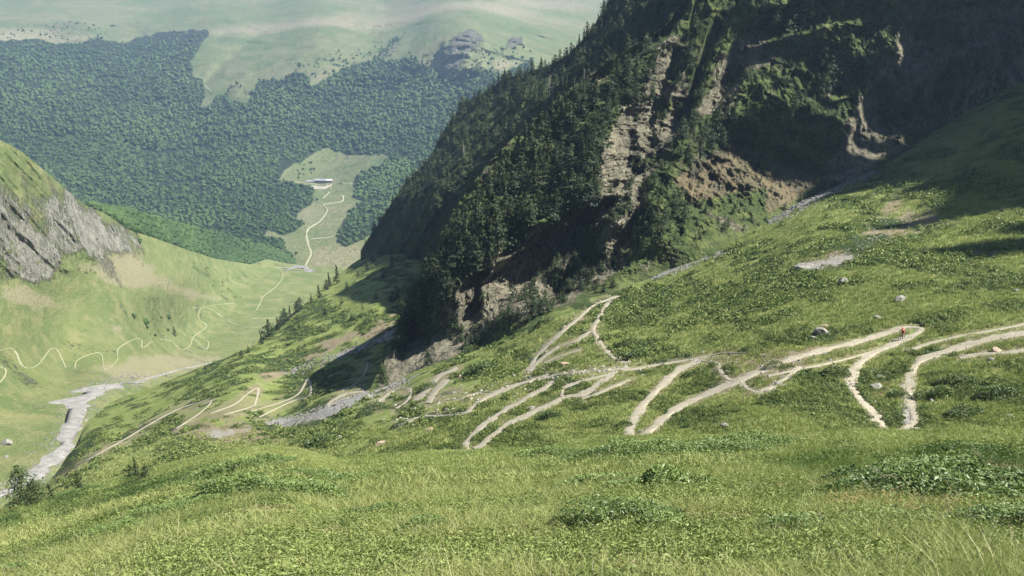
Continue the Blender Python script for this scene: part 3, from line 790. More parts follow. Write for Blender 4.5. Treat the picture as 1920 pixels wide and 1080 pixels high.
def rot_any(n, g):
    """n random rotation matrices"""
    q = g.normal(size=(n, 4)); q /= np.linalg.norm(q, axis=1, keepdims=True)
    w, x, y, z = q.T
    return np.stack([np.stack([1 - 2 * (y * y + z * z), 2 * (x * y - z * w), 2 * (x * z + y * w)], -1),
                     np.stack([2 * (x * y + z * w), 1 - 2 * (x * x + z * z), 2 * (y * z - x * w)], -1),
                     np.stack([2 * (x * z - y * w), 2 * (y * z + x * w), 1 - 2 * (x * x + y * y)], -1)], -2)

def leaves(centers, size, g, aspect=1.0, up=None, flat=0.0):
    """a four-cornered leaf (pointed) at each centre; returns V (4n,3) and F"""
    n = len(centers)
    R = rot_any(n, g)
    a, b = R[:, :, 0], R[:, :, 1]
    if up is not None:            # lean the leaves towards lying across direction `up`
        a = a - flat * (a * up).sum(1, keepdims=True) * up; a /= np.linalg.norm(a, axis=1, keepdims=True)
        b = b - flat * (b * up).sum(1, keepdims=True) * up; b -= (a * b).sum(1, keepdims=True) * a; b /= np.linalg.norm(b, axis=1, keepdims=True) + 1e-9
    s = np.asarray(size)[:, None] if np.ndim(size) else np.full((n, 1), size)
    V = np.stack([centers - a * s, centers - b * s * aspect * .8 + a * s * .1, centers + a * s, centers + b * s * aspect * .8 - a * s * .1], 1).reshape(-1, 3)
    Fq = np.arange(4 * n).reshape(n, 4)
    return V, Fq

def tube(pts, radii, k=6):
    pts = np.array(pts, float); V, Q = [], []
    for i, (p, r) in enumerate(zip(pts, radii)):
        t = pts[min(i + 1, len(pts) - 1)] - pts[max(i - 1, 0)]; t /= np.linalg.norm(t) + 1e-9
        a = np.cross(t, [0.3, 1, .1]); a /= np.linalg.norm(a) + 1e-9; b = np.cross(t, a)
        for j in range(k):
            w = 2 * math.pi * j / k
            V.append(p + r * (math.cos(w) * a + math.sin(w) * b))
    for i in range(len(pts) - 1):
        for j in range(k):
            Q.append((i * k + j, i * k + (j + 1) % k, (i + 1) * k + (j + 1) % k, (i + 1) * k + j))
    return np.array(V), np.array(Q)

def join(parts):
    V, Q, o = [], [], 0
    for v_, q_ in parts:
        V.append(v_); Q.append(np.asarray(q_) + o); o += len(v_)
    return np.concatenate(V), np.concatenate(Q)

def conifer(seed, H=10.0, W=2.3, n=420, ragged=.35, base=.08, rnd=.0, leafsize=.42):
    """mountain pine: trunk mesh and crown mesh"""
    g = np.random.default_rng(seed)
    lean = g.normal(size=2) * .25
    tp = [(lean[0] * t * t, lean[1] * t * t, H * t * .97) for t in np.linspace(-.06, 1, 6)]
    tv = [tube(tp, [H * .022 * (1.05 - t) + .02 for t in np.linspace(0, 1, 6)])]
    C, S, T = [], [], []
    nb = int(n / 14)
    for i in range(nb):
        t = base + (1 - base) * ((i + g.random()) / nb) ** 1.08
        prof = (1 - t) ** .8 * (1 - rnd) + rnd * math.sin(math.pi * min(1, t * .9 + .12)) ** .8
        L = W * max(.12, prof) * (1 + ragged * g.normal())
        ang = g.random() * 2 * math.pi
        droop = -.25 + .6 * t + .2 * g.normal()
        base_p = np.array([lean[0] * t * t, lean[1] * t * t, H * t * .97])
        d = np.array([math.cos(ang), math.sin(ang), droop * .7])
        if i % 3 == 0 and L > .6: tv.append(tube([base_p, base_p + d * L * .5 + [0, 0, .02], base_p + d * L * .9], [H * .006, H * .004, .01], 4))
        m = 14
        s = np.clip(g.random(m) ** .6, .15, 1) * L
        c = base_p + d * s[:, None] + g.normal(size=(m, 3)) * (.10 + .16 * L) * [1, 1, .55]
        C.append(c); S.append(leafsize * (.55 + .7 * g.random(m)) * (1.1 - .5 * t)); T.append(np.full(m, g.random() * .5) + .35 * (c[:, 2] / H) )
    C = np.concatenate(C); S = np.concatenate(S); T = np.concatenate(T)
    out = C - np.stack([C[:, 0] * 0, C[:, 0] * 0, C[:, 2]], -1); out = out / (np.linalg.norm(out, axis=1, keepdims=True) + 1e-6) + [0, 0, .9]
    out /= np.linalg.norm(out, axis=1, keepdims=True)
    V, Q = leaves(C, S, g, .75, out, .75)
    crown = raw_mesh("crown", V, Q, False, np.repeat(T, 4)); crown.materials.append(M_needle)
    v_, q_ = join(tv); trunk = raw_mesh("trunk", v_, q_, True); trunk.materials.append(M_bark)
    return trunk, crown

M_needle_near = leaf_mat("pine_needles_near", (.025, .045, .018), (.10, .135, .05), .7, .15, .2, 6)
BUSHY = conifer(91, 8, 2.8, 2400, .4, .0, .55, .27)
BUSHY[1].materials[0] = M_needle_near
CON = [conifer(1, 10, 2.2, 620), conifer(2, 11, 1.9, 620), conifer(3, 9, 2.7, 700, .4, .04, .5), conifer(4, 8, 2.8, 700, .45, .03, .75), conifer(5, 10.5, 2.5, 560, .5, .12, .25), conifer(6, 7, 2.6, 640, .4, .02, .8), conifer(7, 12, 2.0, 680, .3, .1, .1)]
def bare_tree(seed, H=8):
    g = np.random.default_rng(seed); tv = [tube([(0, 0, -.5), (.1, 0, H * .5), (.25, .1, H)], [.16, .11, .02])]
    for i in range(22):
        t = .25 + .7 * g.random(); a = g.random() * 6.28; L = 1.7 * (1.1 - t) + .3
        p = np.array([.25 * t, .05, H * t]); d = np.array([math.cos(a), math.sin(a), .35 * g.random()])
        tv.append(tube([p, p + d * L * .6, p + d * L + [0, 0, -.2]], [.05, .035, .01], 4))
    v_, q_ = join(tv); me = raw_mesh("trunk", v_, q_, True); me.materials.append(M_bark_pale); return me
BARE = bare_tree(3)

def place_tree(P, size, kind, label, group, name="pine_tree", rotz=None, cat="tree"):
    t = thing(name, label, cat, tuple(P), (random.uniform(-.06, .06), random.uniform(-.06, .06), random.uniform(0, 6.28) if rotz is None else rotz), group)
    if kind == 'bare':
        t.scale = (size / 8,) * 3
        o = bpy.data.objects.new("trunk", BARE); col.objects.link(o); o.parent = t
        return t
    tr, cr = BUSHY if kind == 7 else CON[kind]
    H = (10, 11, 9, 8, 10.5, 7, 12, 8)[kind]
    t.scale = (size / H * random.uniform(.85, 1.15), size / H * random.uniform(.85, 1.15), size / H)
    for nm, me in (("trunk", tr), ("crown", cr)):
        o = bpy.data.objects.new(nm, me); col.objects.link(o); o.parent = t
    return t

def ico(sub):
    bm = bmesh.new(); bmesh.ops.create_icosphere(bm, subdivisions=sub, radius=1)
    V = np.array([v_.co[:] for v_ in bm.verts]); Q = np.array([[v_.index for v_ in f.verts] for f in bm.faces]); bm.free()
    return V, Q
def scatter_mesh(name, templates, pos, scale, g, tint=None, normals=None, lean=0.15, smooth_shade=False, zs=None):
    """merge many placed copies of small template meshes (V,F,T) into one mesh"""
    n = len(pos); which = g.integers(0, len(templates), n)
    VV, QQ, TT, o = [], [], [], 0
    for k, (V, Q, T) in enumerate(templates):
        idx = np.nonzero(which == k)[0]
        if not len(idx): continue
        a = g.random(len(idx)) * 2 * math.pi
        ca, sa = np.cos(a), np.sin(a)
        lx, ly = g.normal(size=len(idx)) * lean, g.normal(size=len(idx)) * lean
        s = scale[idx]
        X = (V[None, :, 0] * ca[:, None] - V[None, :, 1] * sa[:, None])
        Y = (V[None, :, 0] * sa[:, None] + V[None, :, 1] * ca[:, None])
        Z = np.broadcast_to(V[None, :, 2], X.shape)
        if normals is not None:     # follow the slope of the ground
            nn = normals[idx]; Z2 = Z - (X * nn[:, 0:1] + Y * nn[:, 1:2]) / nn[:, 2:3]
        else: Z2 = Z
        X = X + Z * lx[:, None]; Y = Y + Z * ly[:, None]
        W = np.stack([X * s[:, None], Y * s[:, None], Z2 * s[:, None]], -1) + pos[idx][:, None]
        VV.append(W.reshape(-1, 3)); m = len(V)
        QQ.append((Q[None] + (np.arange(len(idx)) * m)[:, None, None] + o).reshape(-1, Q.shape[1])); o += m * len(idx)
        tt = (tint[idx] if tint is not None else g.random(len(idx)))[:, None] + T[None]
        TT.append(tt.reshape(-1))
    return raw_mesh(name, np.concatenate(VV), np.concatenate(QQ), smooth_shade, np.concatenate(TT))

def layer_normals(L, u, v):
    a, b, c = L.at(u, v), L.at(u + 6, v), L.at(u, v + 6)
    n = np.cross(b - a, c - a); n /= np.linalg.norm(n, axis=1, keepdims=True) + 1e-9
    n[n[:, 2] < 0] *= -1
    n[:, 2] = np.maximum(n[:, 2], .35)
    return n

# ---- far woods: broadleaf crowns as one mass
def crown_tpl(seed, sub=2):
    g = np.random.default_rng(seed); V, Q = ico(sub)
    r = 1 + .28 * fbm(V * 1.7 + seed, 3, seed) + .16 * g.normal(size=len(V))
    V = V * r[:, None] * [1, 1, .95]
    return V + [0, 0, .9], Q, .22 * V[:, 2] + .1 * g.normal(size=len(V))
def spire_tpl(seed):
    g = np.random.default_rng(seed); V, Q = ico(2)
    z = (V[:, 2] + 1) / 2
    r = (1 - z) * .55 + .12
    V = np.stack([V[:, 0] * r, V[:, 1] * r, z * 2.6], -1) * (1 + .22 * g.normal(size=(len(V), 1)) * [1, 1, .15])
    return V, Q, .2 * z + .1 * g.normal(size=len(V))
CR2 = [crown_tpl(i) for i in range(5)]
CR1 = [crown_tpl(i, 1) for i in range(20, 24)]
SP = [spire_tpl(i) for i in range(3)]

def scatter_uv(L, polys_, n, g, holes=(), accept=None):
    U, V = [], []
    for poly in polys_:
        x0, x1 = min(p[0] for p in poly), max(p[0] for p in poly); y0, y1 = min(p[1] for p in poly), max(p[1] for p in poly)
        A = (x1 - x0) * (y1 - y0)
        m = int(n * A)
        uu, vv = g.random(m) * (x1 - x0) + x0, g.random(m) * (y1 - y0) + y0
        ok = in_poly(uu, vv, poly)
        for h in holes: ok &= ~in_poly(uu, vv, h)
        U.append(uu[ok]); V.append(vv[ok])
    U, V = np.concatenate(U), np.concatenate(V)
    if accept is not None:
        k = g.random(len(U)) < accept(U, V); U, V = U[k], V[k]
    return U, V

gF = np.random.default_rng(11)
def fringe(U, V):
    return np.where(V < 120, np.clip((V - 60) / 40, .25, 1), 1.0)
U, V = scatter_uv(far, WOODS, .058, gF, HOLES, fringe)
o_ = np.argsort(V); U, V = U[o_], V[o_]
P = far.at(U, V); dep = pix(P)[2]
big = .95 * fbm(P / 190, 4, 131)
sc = (3.3 + 3.6 * gF.random(len(U)) ** 1.5) * np.clip(dep / 2300, .72, 1.12)
P[:, 2] -= 1.5
tint = .25 + .35 * gF.random(len(U)) + big
nearer = V > 250
me = scatter_mesh("beech_forest", CR2 + SP[:1], P[nearer], sc[nearer], gF, tint[nearer], lean=.05, smooth_shade=False)
link("beech_forest", me, M_beech, kind="stuff", label="dense beech forest covering the valley sides round the clearing", category="forest")
me = scatter_mesh("beech_forest", CR1 + CR1 + SP[1:2], P[~nearer], sc[~nearer], gF, tint[~nearer], lean=.05)
link("beech_forest", me, M_beech, kind="stuff", label="blue-hazed upper forest under the far pastures", category="forest")
print("far crowns", len(U))

# the wooded shoulder between the green left meadow and the valley woods
T_sh = [(60, 345), (110, 362), (150, 386), (190, 396), (250, 402), (330, 424), (400, 440), (470, 458), (510, 468), (545, 484), (560, 500)]
sh_ctrl = [(u_, np.interp(u_, *zip(*T_left)) + 12, float(left.at(np.array(float(u_)), np.array(float(np.interp(u_, *zip(*T_left)) + 2)), left.D)) + 18) for u_ in (60, 120, 200, 300, 400, 480, 545)]
sh_ctrl += [(u_, float(np.interp(u_, *zip(*T_sh))), d_ + 95) for (u_, _, d_) in sh_ctrl]
sh_ctrl = [c_ if i_ < 7 else (c_[0], c_[1], c_[2]) for i_, c_ in enumerate(sh_ctrl)]
shoulder = Layer(sh_ctrl, T_sh, [(p_[0], p_[1] + 5) for p_ in T_left if 150 < p_[0] < 620], 170, 560, 200, 40, 'inv', lambda u, v, d, P: d + 8 * fbm(P / 60, 3, 181), back=(200, .8, 8), dmin=500, dmax=1700)
mk = np.zeros((*shoulder.U.shape, 4)); mk[..., 3] = .6
shoulder.build("wooded_shoulder", M_far, mk)
U = gF.random(2600) * 380 + 172; V = shoulder.topf(U) + gF.random(2600) * (left.topf(U) + 4 - shoulder.topf(U))
P = shoulder.at(U, V) - [0, 0, 1.5]
me = scatter_mesh("woodland", CR2, P, 3.4 + 2.2 * gF.random(len(U)), gF, -.22 + .3 * gF.random(len(U)) + .5 * fbm(P / 60, 2, 183), lean=.05)
link("woodland", me, M_beech, kind="stuff", label="bright green wood on the shoulder above the left meadow", category="forest")

# lone trees and bushes round the clearing, on the pasture and on the left flank
def blob_tree(L, u, v, h, label, group, name="broadleaf_tree", mat=M_beech):
    P = L.at(np.array([float(u)]), np.array([float(v)]))[0]
    t = thing(name, label, "tree", tuple(P - [0, 0, .2]), (0, 0, random.uniform(0, 6)), group)
    V_, Q_, T_ = CR2[random.randrange(5)]
    me = raw_mesh("crown", V_ * [h * .36, h * .36, h * .40] + [0, 0, h * .22], Q_, False, .4 + T_); me.materials.append(mat)
    o = bpy.data.objects.new("crown", me); col.objects.link(o); o.parent = t
    a, b = tube([(0, 0, -1), (0, 0, h * .3), (0, 0, h * .6)], [h * .03, h * .025, h * .012])
    me = raw_mesh("trunk", a, b, True); me.materials.append(M_bark)
    o = bpy.data.objects.new("trunk", me); col.objects.link(o); o.parent = t
    return t
LONE_FAR = [(595, 377, 9, "round dark bush beside the pale track below the farm buildings"), (562, 328, 9, "small lone tree on the pasture left of the long farm building"), (445, 160, 17, "lone tree crowning the small pasture knoll among the woods"),
            (434, 165, 12, "smaller tree just left of the knoll tree on the pasture"), (452, 163, 10, "low bush just right of the knoll tree on the pasture"), (562, 128, 22, "tall dark tree standing up from the wood edge into the far pasture"),
            (553, 142, 16, "dark tree at the foot of the tall tree on the far pasture edge"), (461, 202, 10, "small tree at the lower rim of the round clearing"), (625, 115, 14, "dark tree by the scattered rocks of the far pasture"),
            (556, 478, 8, "small tree beside the stream crossing at the valley bottom"), (548, 483, 7, "dark bush at the end of the left wood by the stream"), (640, 345, 5, "small bush by the farm track")]
for u_, v_, h_, lb in LONE_FAR: blob_tree(far, u_, v_, h_, lb, None)
LONE_LEFT = [(252, 598, 6.0, "small round bush on the left meadow above the zigzag path"), (275, 612, 9, "bush clump in the middle of the left meadow heath"), (277, 618, 5, "low bush just below the meadow heath clump"), (302, 598, 4, "tiny bush beside the heath patch on the left meadow"),
             (317, 600, 7, "pale round bush between the dark conifer and the heath patch"), (316, 622, 4.5, "small bush left of the dark conical conifer"), (265, 375, 4, "small bush on the left flank crest"), (263, 457, 7, "pale green bush under the tip of the left rock rib"), (292, 632, 4, "low bush beside the zigzag path on the left meadow")]
for u_, v_, h_, lb in LONE_LEFT: blob_tree(left, u_, v_, h_, lb, None, "broadleaf_bush")

def at1(L, u, v): return L.at(np.array([float(u)]), np.array([float(v)]))[0]
def tree_px(L, u, v, px, kind, label, group, **k):
    P = at1(L, u, v); d = pix(P)[2]
    return place_tree(P - [0, 0, .15], px * d / F / .93, kind, label, group, **k)
tree_px(left, 329, 631, 20, 0, "dark conical conifer standing alone on the left meadow", None)
tree_px(near, 52, 946, 84, 7, "big bushy pine at the left edge beside the stream bed", None)
tree_px(near, 72, 946, 60, 7, "low right-hand pine grown together with the big bushy pine", None)
tree_px(near, 98, 938, 40, 4, "thin small pine just right of the big bushy pine", None)
tree_px(near, 150, 918, 36, 2, "small dark pine halfway between the big pine and the twin pines", None)
tree_px(near, 259, 896, 50, 1, "pointed middle pine of the little group on the meadow crest", None)
tree_px(near, 244, 896, 30, 5, "low left pine of the little group on the meadow crest", None)
tree_px(near, 274, 896, 30, 5, "low right pine of the little group on the meadow crest", None)

# pines along the lip of the green flank, the spur and the wooded ridge: single trees
gT = np.random.default_rng(23)
cnt = 0
lip = [(490, 642, 26), (497, 634, 30), (505, 628, 34), (512, 622, 30), (520, 614, 36), (528, 607, 34), (536, 601, 38), (545, 594, 34), (551, 590, 26), (560, 582, 34), (566, 577, 26), (585, 565, 22), (600, 556, 26), (606, 548, 30), (614, 540, 34),
       (622, 534, 42), (629, 528, 34), (452, 668, 16), (462, 662, 14), (388, 690, 16), (468, 658, 18)]
for i, (u_, v_, h_) in enumerate(lip):
    if i % 5 == 3: continue
    tree_px(mid, u_ + 3 * gT.normal(), v_ + 3, h_ * (.55 + .5 * gT.random()), [0, 2, 3, 6][i % 4], "dark pine in the row along the lip of the green flank above the valley floor", "pines along the lip of the green flank"); cnt += 1
for (u_, v_, h_) in [(640, 570, 12), (672, 520, 14), (690, 505, 16), (650, 540, 12), (660, 600, 14), (680, 580, 12), (610, 590, 14), (720, 520, 22), (735, 500, 24), (705, 560, 12), (735, 565, 22), (745, 560, 26), (700, 490, 20), (715, 480, 26), (760, 470, 30)]:
    tree_px(mid, u_, v_, h_, int(gT.integers(2, 6)), "small pine scattered on the open green flank left of the rock spur", "pines scattered on the green flank"); cnt += 1

SPUR_TREES = [  # photo column, row of the foot, height in pixels, kind
 (752, 640, 52, 3), (742, 655, 40, 5), (760, 612, 60, 4), (745, 618, 40, 1), (770, 590, 60, 4), (783, 570, 50, 2), (795, 560, 46, 2), (806, 540, 60, 3), (790, 600, 50, 5), (815, 520, 55, 2), (830, 505, 60, 6), (838, 530, 50, 3), (850, 515, 75, 2),
 (862, 500, 80, 2), (872, 512, 60, 3), (884, 505, 70, 4), (850, 560, 50, 5), (835, 590, 45, 5), (878, 480, 70, 6), (900, 470, 60, 0), (893, 500, 55, 3), (905, 500, 70, 1), (916, 480, 80, 1), (926, 476, 105, 0), (932, 455, 70, 4), (940, 430, 66, 2), (955, 420, 60, 3), (972, 430, 50, 3),
 (985, 415, 55, 2), (1000, 420, 50, 5), (1020, 420, 55, 3), (1040, 405, 60, 3), (1055, 395, 60, 2), (970, 480, 38, 5), (985, 470, 34, 5), (948, 400, 60, 6), (962, 385, 70, 4), (975, 350, 60, 2), (1003, 360, 60, 3), (1018, 340, 48, 0), (1005, 330, 60, 6), (1030, 360, 50, 4), (1048, 370, 55, 2),
 (1070, 365, 50, 3), (1085, 370, 55, 3), (1100, 380, 40, 5), (1068, 330, 60, 2), (1090, 320, 60, 6), (1110, 330, 55, 2), (1050, 300, 60, 1), (1032, 290, 50, 0), (1075, 280, 60, 4), (1100, 270, 50, 1), (1120, 250, 50, 0), (1140, 225, 50, 1), (1095, 225, 60, 6), (1120, 200, 50, 0), (1145, 180, 46, 2),
 (1050, 240, 60, 1), (1030, 230, 50, 0), (1060, 200, 56, 1), (1080, 200, 60, 6), (1105, 175, 52, 6), (1160, 160, 46, 1), (1180, 150, 40, 0), (1200, 130, 40, 1), (1170, 120, 44, 0), (1215, 180, 40, 3), (1195, 190, 40, 2), (1265, 215, 36, 3), (1280, 260, 40, 3), (1300, 240, 44, 2), (1320, 260, 40, 3),
 (1340, 250, 44, 5), (1335, 280, 40, 5), (1310, 290, 40, 3), (1290, 300, 38, 5), (1355, 270, 40, 2), (1265, 400, 36, 5), (1250, 420, 40, 3), (1290, 410, 36, 5), (1275, 385, 40, 3), (1240, 440, 34, 5), (1545, 130, 60, 2), (1555, 165, 54, 3), (1575, 150, 50, 2), (1590, 130, 44, 3), (1560, 100, 50, 3),
 (1600, 190, 36, 5), (1588, 95, 40, 3), (1470, 60, 44, 3), (1450, 40, 40, 2), (1480, 30, 40, 4), (1500, 55, 36, 5), (1425, 30, 40, 3), (1300, 60, 40, 0), (1320, 100, 36, 1), (1290, 130, 40, 2), (1000, 585, 30, 5), (1018, 590, 34, 5), (975, 600, 26, 5), (1090, 520, 34, 3), (1075, 530, 30, 5), (1060, 545, 30, 5),
 (1110, 500, 34, 3), (1130, 490, 30, 5), (1040, 540, 28, 5), (960, 560, 26, 5), (915, 440, 60, 0), (893, 435, 60, 6), (880, 450, 60, 0), (865, 440, 60, 1), (850, 460, 60, 2), (905, 405, 50, 0), (920, 380, 60, 1), (935, 350, 60, 2), (950, 330, 60, 0), (968, 310, 60, 1), (985, 300, 60, 6), (1000, 280, 60, 0), (1012, 265, 60, 1)]
SPL = "dark pine clinging to the shaded rock spur above the gully"
for (u_, v_, h_, k_) in SPUR_TREES:
    tree_px(spur, u_ + gT.normal() * 3, max(v_, spur.topf(u_) + 3), h_ * (.85 + .3 * gT.random()) * .95, k_, SPL, "pines on the rock spur"); cnt += 1
# crest and body of the spur, filled in between
U, V = scatter_uv(spur, [[(800, 500), (850, 400), (930, 295), (1060, 180), (1250, 50), (1300, 60), (1240, 90), (1170, 200), (1130, 290), (1115, 385), (1040, 400), (940, 440), (900, 470), (830, 510)]], .0007, gT)
for u_, v_ in zip(U, V):
    if cnt >= 215: break
    tree_px(spur, u_, v_, (18 + 30 * gT.random()), int(gT.integers(2, 6)), SPL, "pines on the rock spur"); cnt += 1
for u_, v_, h_ in [(817, 505, 30), (1030, 175, 36), (1036, 182, 30), (870, 290, 22), (1095, 150, 24), (1300, 340, 26), (937, 500, 26)]:
    L_ = spur if v_ > spur.topf(u_) else ridge
    tree_px(L_, u_, v_ + 2, h_, 'bare', "bare grey dead pine among the living pines of the spur", "dead pines of the spur", name="dead_tree")
# ridge behind
T_r = [(p[0], p[1]) for p in T_ridge]
U = np.concatenate([np.linspace(690, 1150, 75) + gT.normal(size=75) * 2])
for u_ in U:
    if cnt >= 292: break
    v_ = float(ridge.topf(u_)) + 5 + abs(gT.normal()) * 5
    tree_px(ridge, u_, v_, (12 + 14 * gT.random()) * (1 if u_ > 850 else .8), int(gT.choice([0, 1, 6, 0, 2])), "distant pine standing along the skyline of the wooded ridge", "pines on the skyline of the wooded ridge"); cnt += 1
print("single pines", cnt)
U, V = scatter_uv(ridge, [[(685, 462), (712, 415), (757, 345), (803, 300), (835, 240), (873, 190), (940, 150), (1030, 122), (1067, 102), (1107, 58), (1137, 10), (1300, -100), (1400, -50), (1200, 200), (1000, 320), (860, 520), (760, 500)]], .0095, gT)
P = ridge.at(U, V)
def leafy_tpl(kind):
    tr, cr = CON[kind]
    V_ = np.empty(len(cr.vertices) * 3, np.float32); cr.vertices.foreach_get("co", V_); V_ = V_.reshape(-1, 3)
    T_ = np.empty(len(cr.vertices), np.float32); cr.attributes["tint"].data.foreach_get("value", T_)
    n_ = len(V_) // 4; keep = np.arange(0, n_, 2)
    V_ = V_.reshape(n_, 4, 3)[keep]; c_ = V_.mean(1, keepdims=True); V_ = c_ + (V_ - c_) * 1.45
    return V_.reshape(-1, 3) / 10, np.arange(4 * len(keep)).reshape(-1, 4), T_.reshape(n_, 4)[keep].reshape(-1)
LT = [leafy_tpl(k) for k in range(7)]
me = scatter_mesh("pine_wood", [LT[0], LT[5], LT[4], LT[2], LT[3]], P - [0, 0, .3], 4 + 7 * gT.random(len(U)) ** 1.5, gT, lean=.04)
link("pine_wood", me, M_needle, kind="stuff", label="dark pine wood covering the ridge behind the rock spur", category="forest")
# scrub on the spur: low pines, alder and heath too many to count
def scrub_ok(U, V):
    m = np.full(U.shape, 1.0)
    for p_, k_ in LIT[:15]: m = m * (1 - poly_soft(U, V, p_, 5))
    m = m * (1 - .75 * poly_soft(U, V, LIT[15][0], 12))
    n_ = fbm(spur.at(U, V) / 14, 3, 141)
    m = m * np.clip(.35 + 2.2 * n_ + .6 * (U < 1180), 0, 1)
    return m * (V < foot_line(U) - 4)
U, V = scatter_uv(spur, [[(700, 720), (760, 560), (850, 400), (1060, 180), (1260, 0), (1920, 0), (1920, 150), (1740, 255), (1600, 335), (1440, 415), (1250, 510), (1060, 580), (900, 650), (745, 720)]], .012, gT, accept=scrub_ok)
P = spur.at(U, V)
me = scatter_mesh("scrub", [LT[3], LT[5], LT[2]], P - [0, 0, .25], 2.2 + 2.6 * gT.random(len(U)) ** 2, gT, lean=.15)
link("scrub", me, M_needle, kind="stuff", label="low scrub rooted in the ledges of the rock spur", category="scrub")
print("scrub", len(U))

# ---- heath and grass tufts on the middle hillside
gM = np.random.default_rng(31)
def shrub_tpl(seed, n, size, rnd=.45, inner=True):
    """a low leafy mound one metre across"""
    g = np.random.default_rng(seed)
    a = g.random(n) * 2 * math.pi; r = np.sqrt(g.random(n)) * .55; h = (1 - (r / .6) ** 2) * (.25 + .3 * g.random(n)) * (1 + .5 * np.sin(3 * a + seed) * .6)
    C = np.stack([r * np.cos(a), r * np.sin(a), np.maximum(h, .02)], -1)
    up = C * [1, 1, 1.2] + [0, 0, .25]; up /= np.linalg.norm(up, axis=1, keepdims=True)
    V_, Q_ = leaves(C, size * (.7 + .6 * g.random(n)), g, .7, up, rnd)
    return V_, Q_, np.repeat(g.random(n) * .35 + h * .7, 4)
SH_HI = [shrub_tpl(i, 130, .085) for i in range(4)]
SH_LO = [shrub_tpl(i, 44, .15) for i in range(10, 14)]
def on_trail(U, V):
    m = np.ones(U.shape)
    for t_ in TR + TL:
        w_ = 12 if t_ is TR[0] else 7
        m = m * (1 - line_soft(U, V, t_, w_))
    for p_ in GRAV_MID + [[(620, 745), (700, 735), (620, 790), (500, 810), (500, 780)], [(80, 890), (150, 830), (150, 760), (240, 715), (240, 740), (180, 770), (175, 840), (60, 930)]]: m = m * (1 - .93 * poly_soft(U, V, p_, 5))
    return m
def heath_accept(U, V):
    hm = mid.at(U, V, MID_HEATH)
    return smooth(hm, .34, .62) * (1 - .9 * polys(U, V, DRY_MID[:3], 16)) * on_trail(U, V) * (V > mid.topf(U) + 2)
U, V = scatter_uv(mid, [[(1150, 555), (1250, 515), (1440, 420), (1640, 330), (1730, 270), (1920, 160), (2050, 120), (2050, 840), (1100, 845), (850, 850), (700, 740), (760, 712), (900, 655)],
                        [(0, 950), (170, 770), (380, 690), (560, 580), (620, 530), (750, 450), (780, 560), (720, 735), (700, 760), (850, 850), (600, 870), (250, 900)]], .075, gM, accept=heath_accept)
V = np.clip(V, mid.topf(U) + 1, None)
P = mid.at(U, V); dep = pix(P)[2]; nr = layer_normals(mid, U, V)
sc = (.4 + 1.0 * gM.random(len(U)) ** 2.2) * np.clip(dep / 120, .55, 2.1)
k = dep < 135
tint = .15 + .4 * gM.random(len(U)) + .5 * fbm(P / 9, 3, 151)
link("heath", scatter_mesh("heath", SH_HI, P[k], sc[k], gM, tint[k], nr[k]), M_shrub, kind="stuff", label="dark green heath in patches between the switchback paths", category="heath")
link("heath", scatter_mesh("heath", SH_LO, P[~k], sc[~k], gM, tint[~k], nr[~k]), M_shrub, kind="stuff", label="heath streaking the higher slope towards the gully", category="heath")
print("heath", len(U), k.sum())
# grass tufts on the same slope
def tuft_tpl(seed, n, h=.3, w=.012, spread=.16, bend=.5):
    g = np.random.default_rng(seed)
    a = g.random(n) * 6.283; r = np.sqrt(g.random(n)) * spread
    b = np.stack([r * np.cos(a), r * np.sin(a), 0 * r - .02], -1)
    d = g.normal(size=(n, 2)) * bend * .5 + np.stack([np.cos(a), np.sin(a)], -1) * bend * .4
    hh = h * (.55 + .6 * g.random(n))
    s_ = g.random(n) * 6.283; side = np.stack([np.cos(s_), np.sin(s_), 0 * s_], -1) * w * .5
    mid_ = b + np.stack([d[:, 0] * hh * .35, d[:, 1] * hh * .35, hh * .6], -1)
    tip = b + np.stack([d[:, 0] * hh, d[:, 1] * hh, hh], -1)
    V_ = np.stack([b - side, b + side, mid_ + side * .8, tip, mid_ - side * .8], 1)
    V_ = np.stack([b - side, b + side, mid_ + side * .7, mid_ - side * .7, mid_ - side * .7, mid_ + side * .7, tip + side * .1, tip - side * .1], 1).reshape(-1, 3)
    Q_ = np.arange(8 * n).reshape(-1, 4)
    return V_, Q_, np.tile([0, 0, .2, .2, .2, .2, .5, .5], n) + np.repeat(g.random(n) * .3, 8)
TU_LO = [tuft_tpl(i, 9, .42, .06, .28) for i in range(4)]
def grass_accept(U, V):
    return (1 - .75 * polys(U, V, DRY_MID[:3], 16)) * on_trail(U, V) * (1 - .8 * smooth(mid.at(U, V, MID_HEATH), .4, .65))
U, V = scatter_uv(mid, [[(900, 655), (1150, 560), (1250, 515), (1500, 390), (1700, 290), (1920, 160), (2050, 150), (2050, 840), (1100, 845), (850, 850), (760, 800), (900, 720)], [(0, 950), (160, 850), (420, 800), (760, 800), (850, 850), (600, 870), (250, 900)]], .075, gM, accept=grass_accept)
P = mid.at(U, V); dep = pix(P)[2]; nr = layer_normals(mid, U, V)
link("grass", scatter_mesh("grass", TU_LO, P, (.7 + .6 * gM.random(len(U))) * np.clip(dep / 100, .8, 2), gM, .2 + .5 * gM.random(len(U)) + .4 * fbm(P / 11, 3, 153), nr, lean=.2), M_grass, kind="stuff", label="tufty grass on the slope between the paths", category="grass")
print("tufts", len(U))

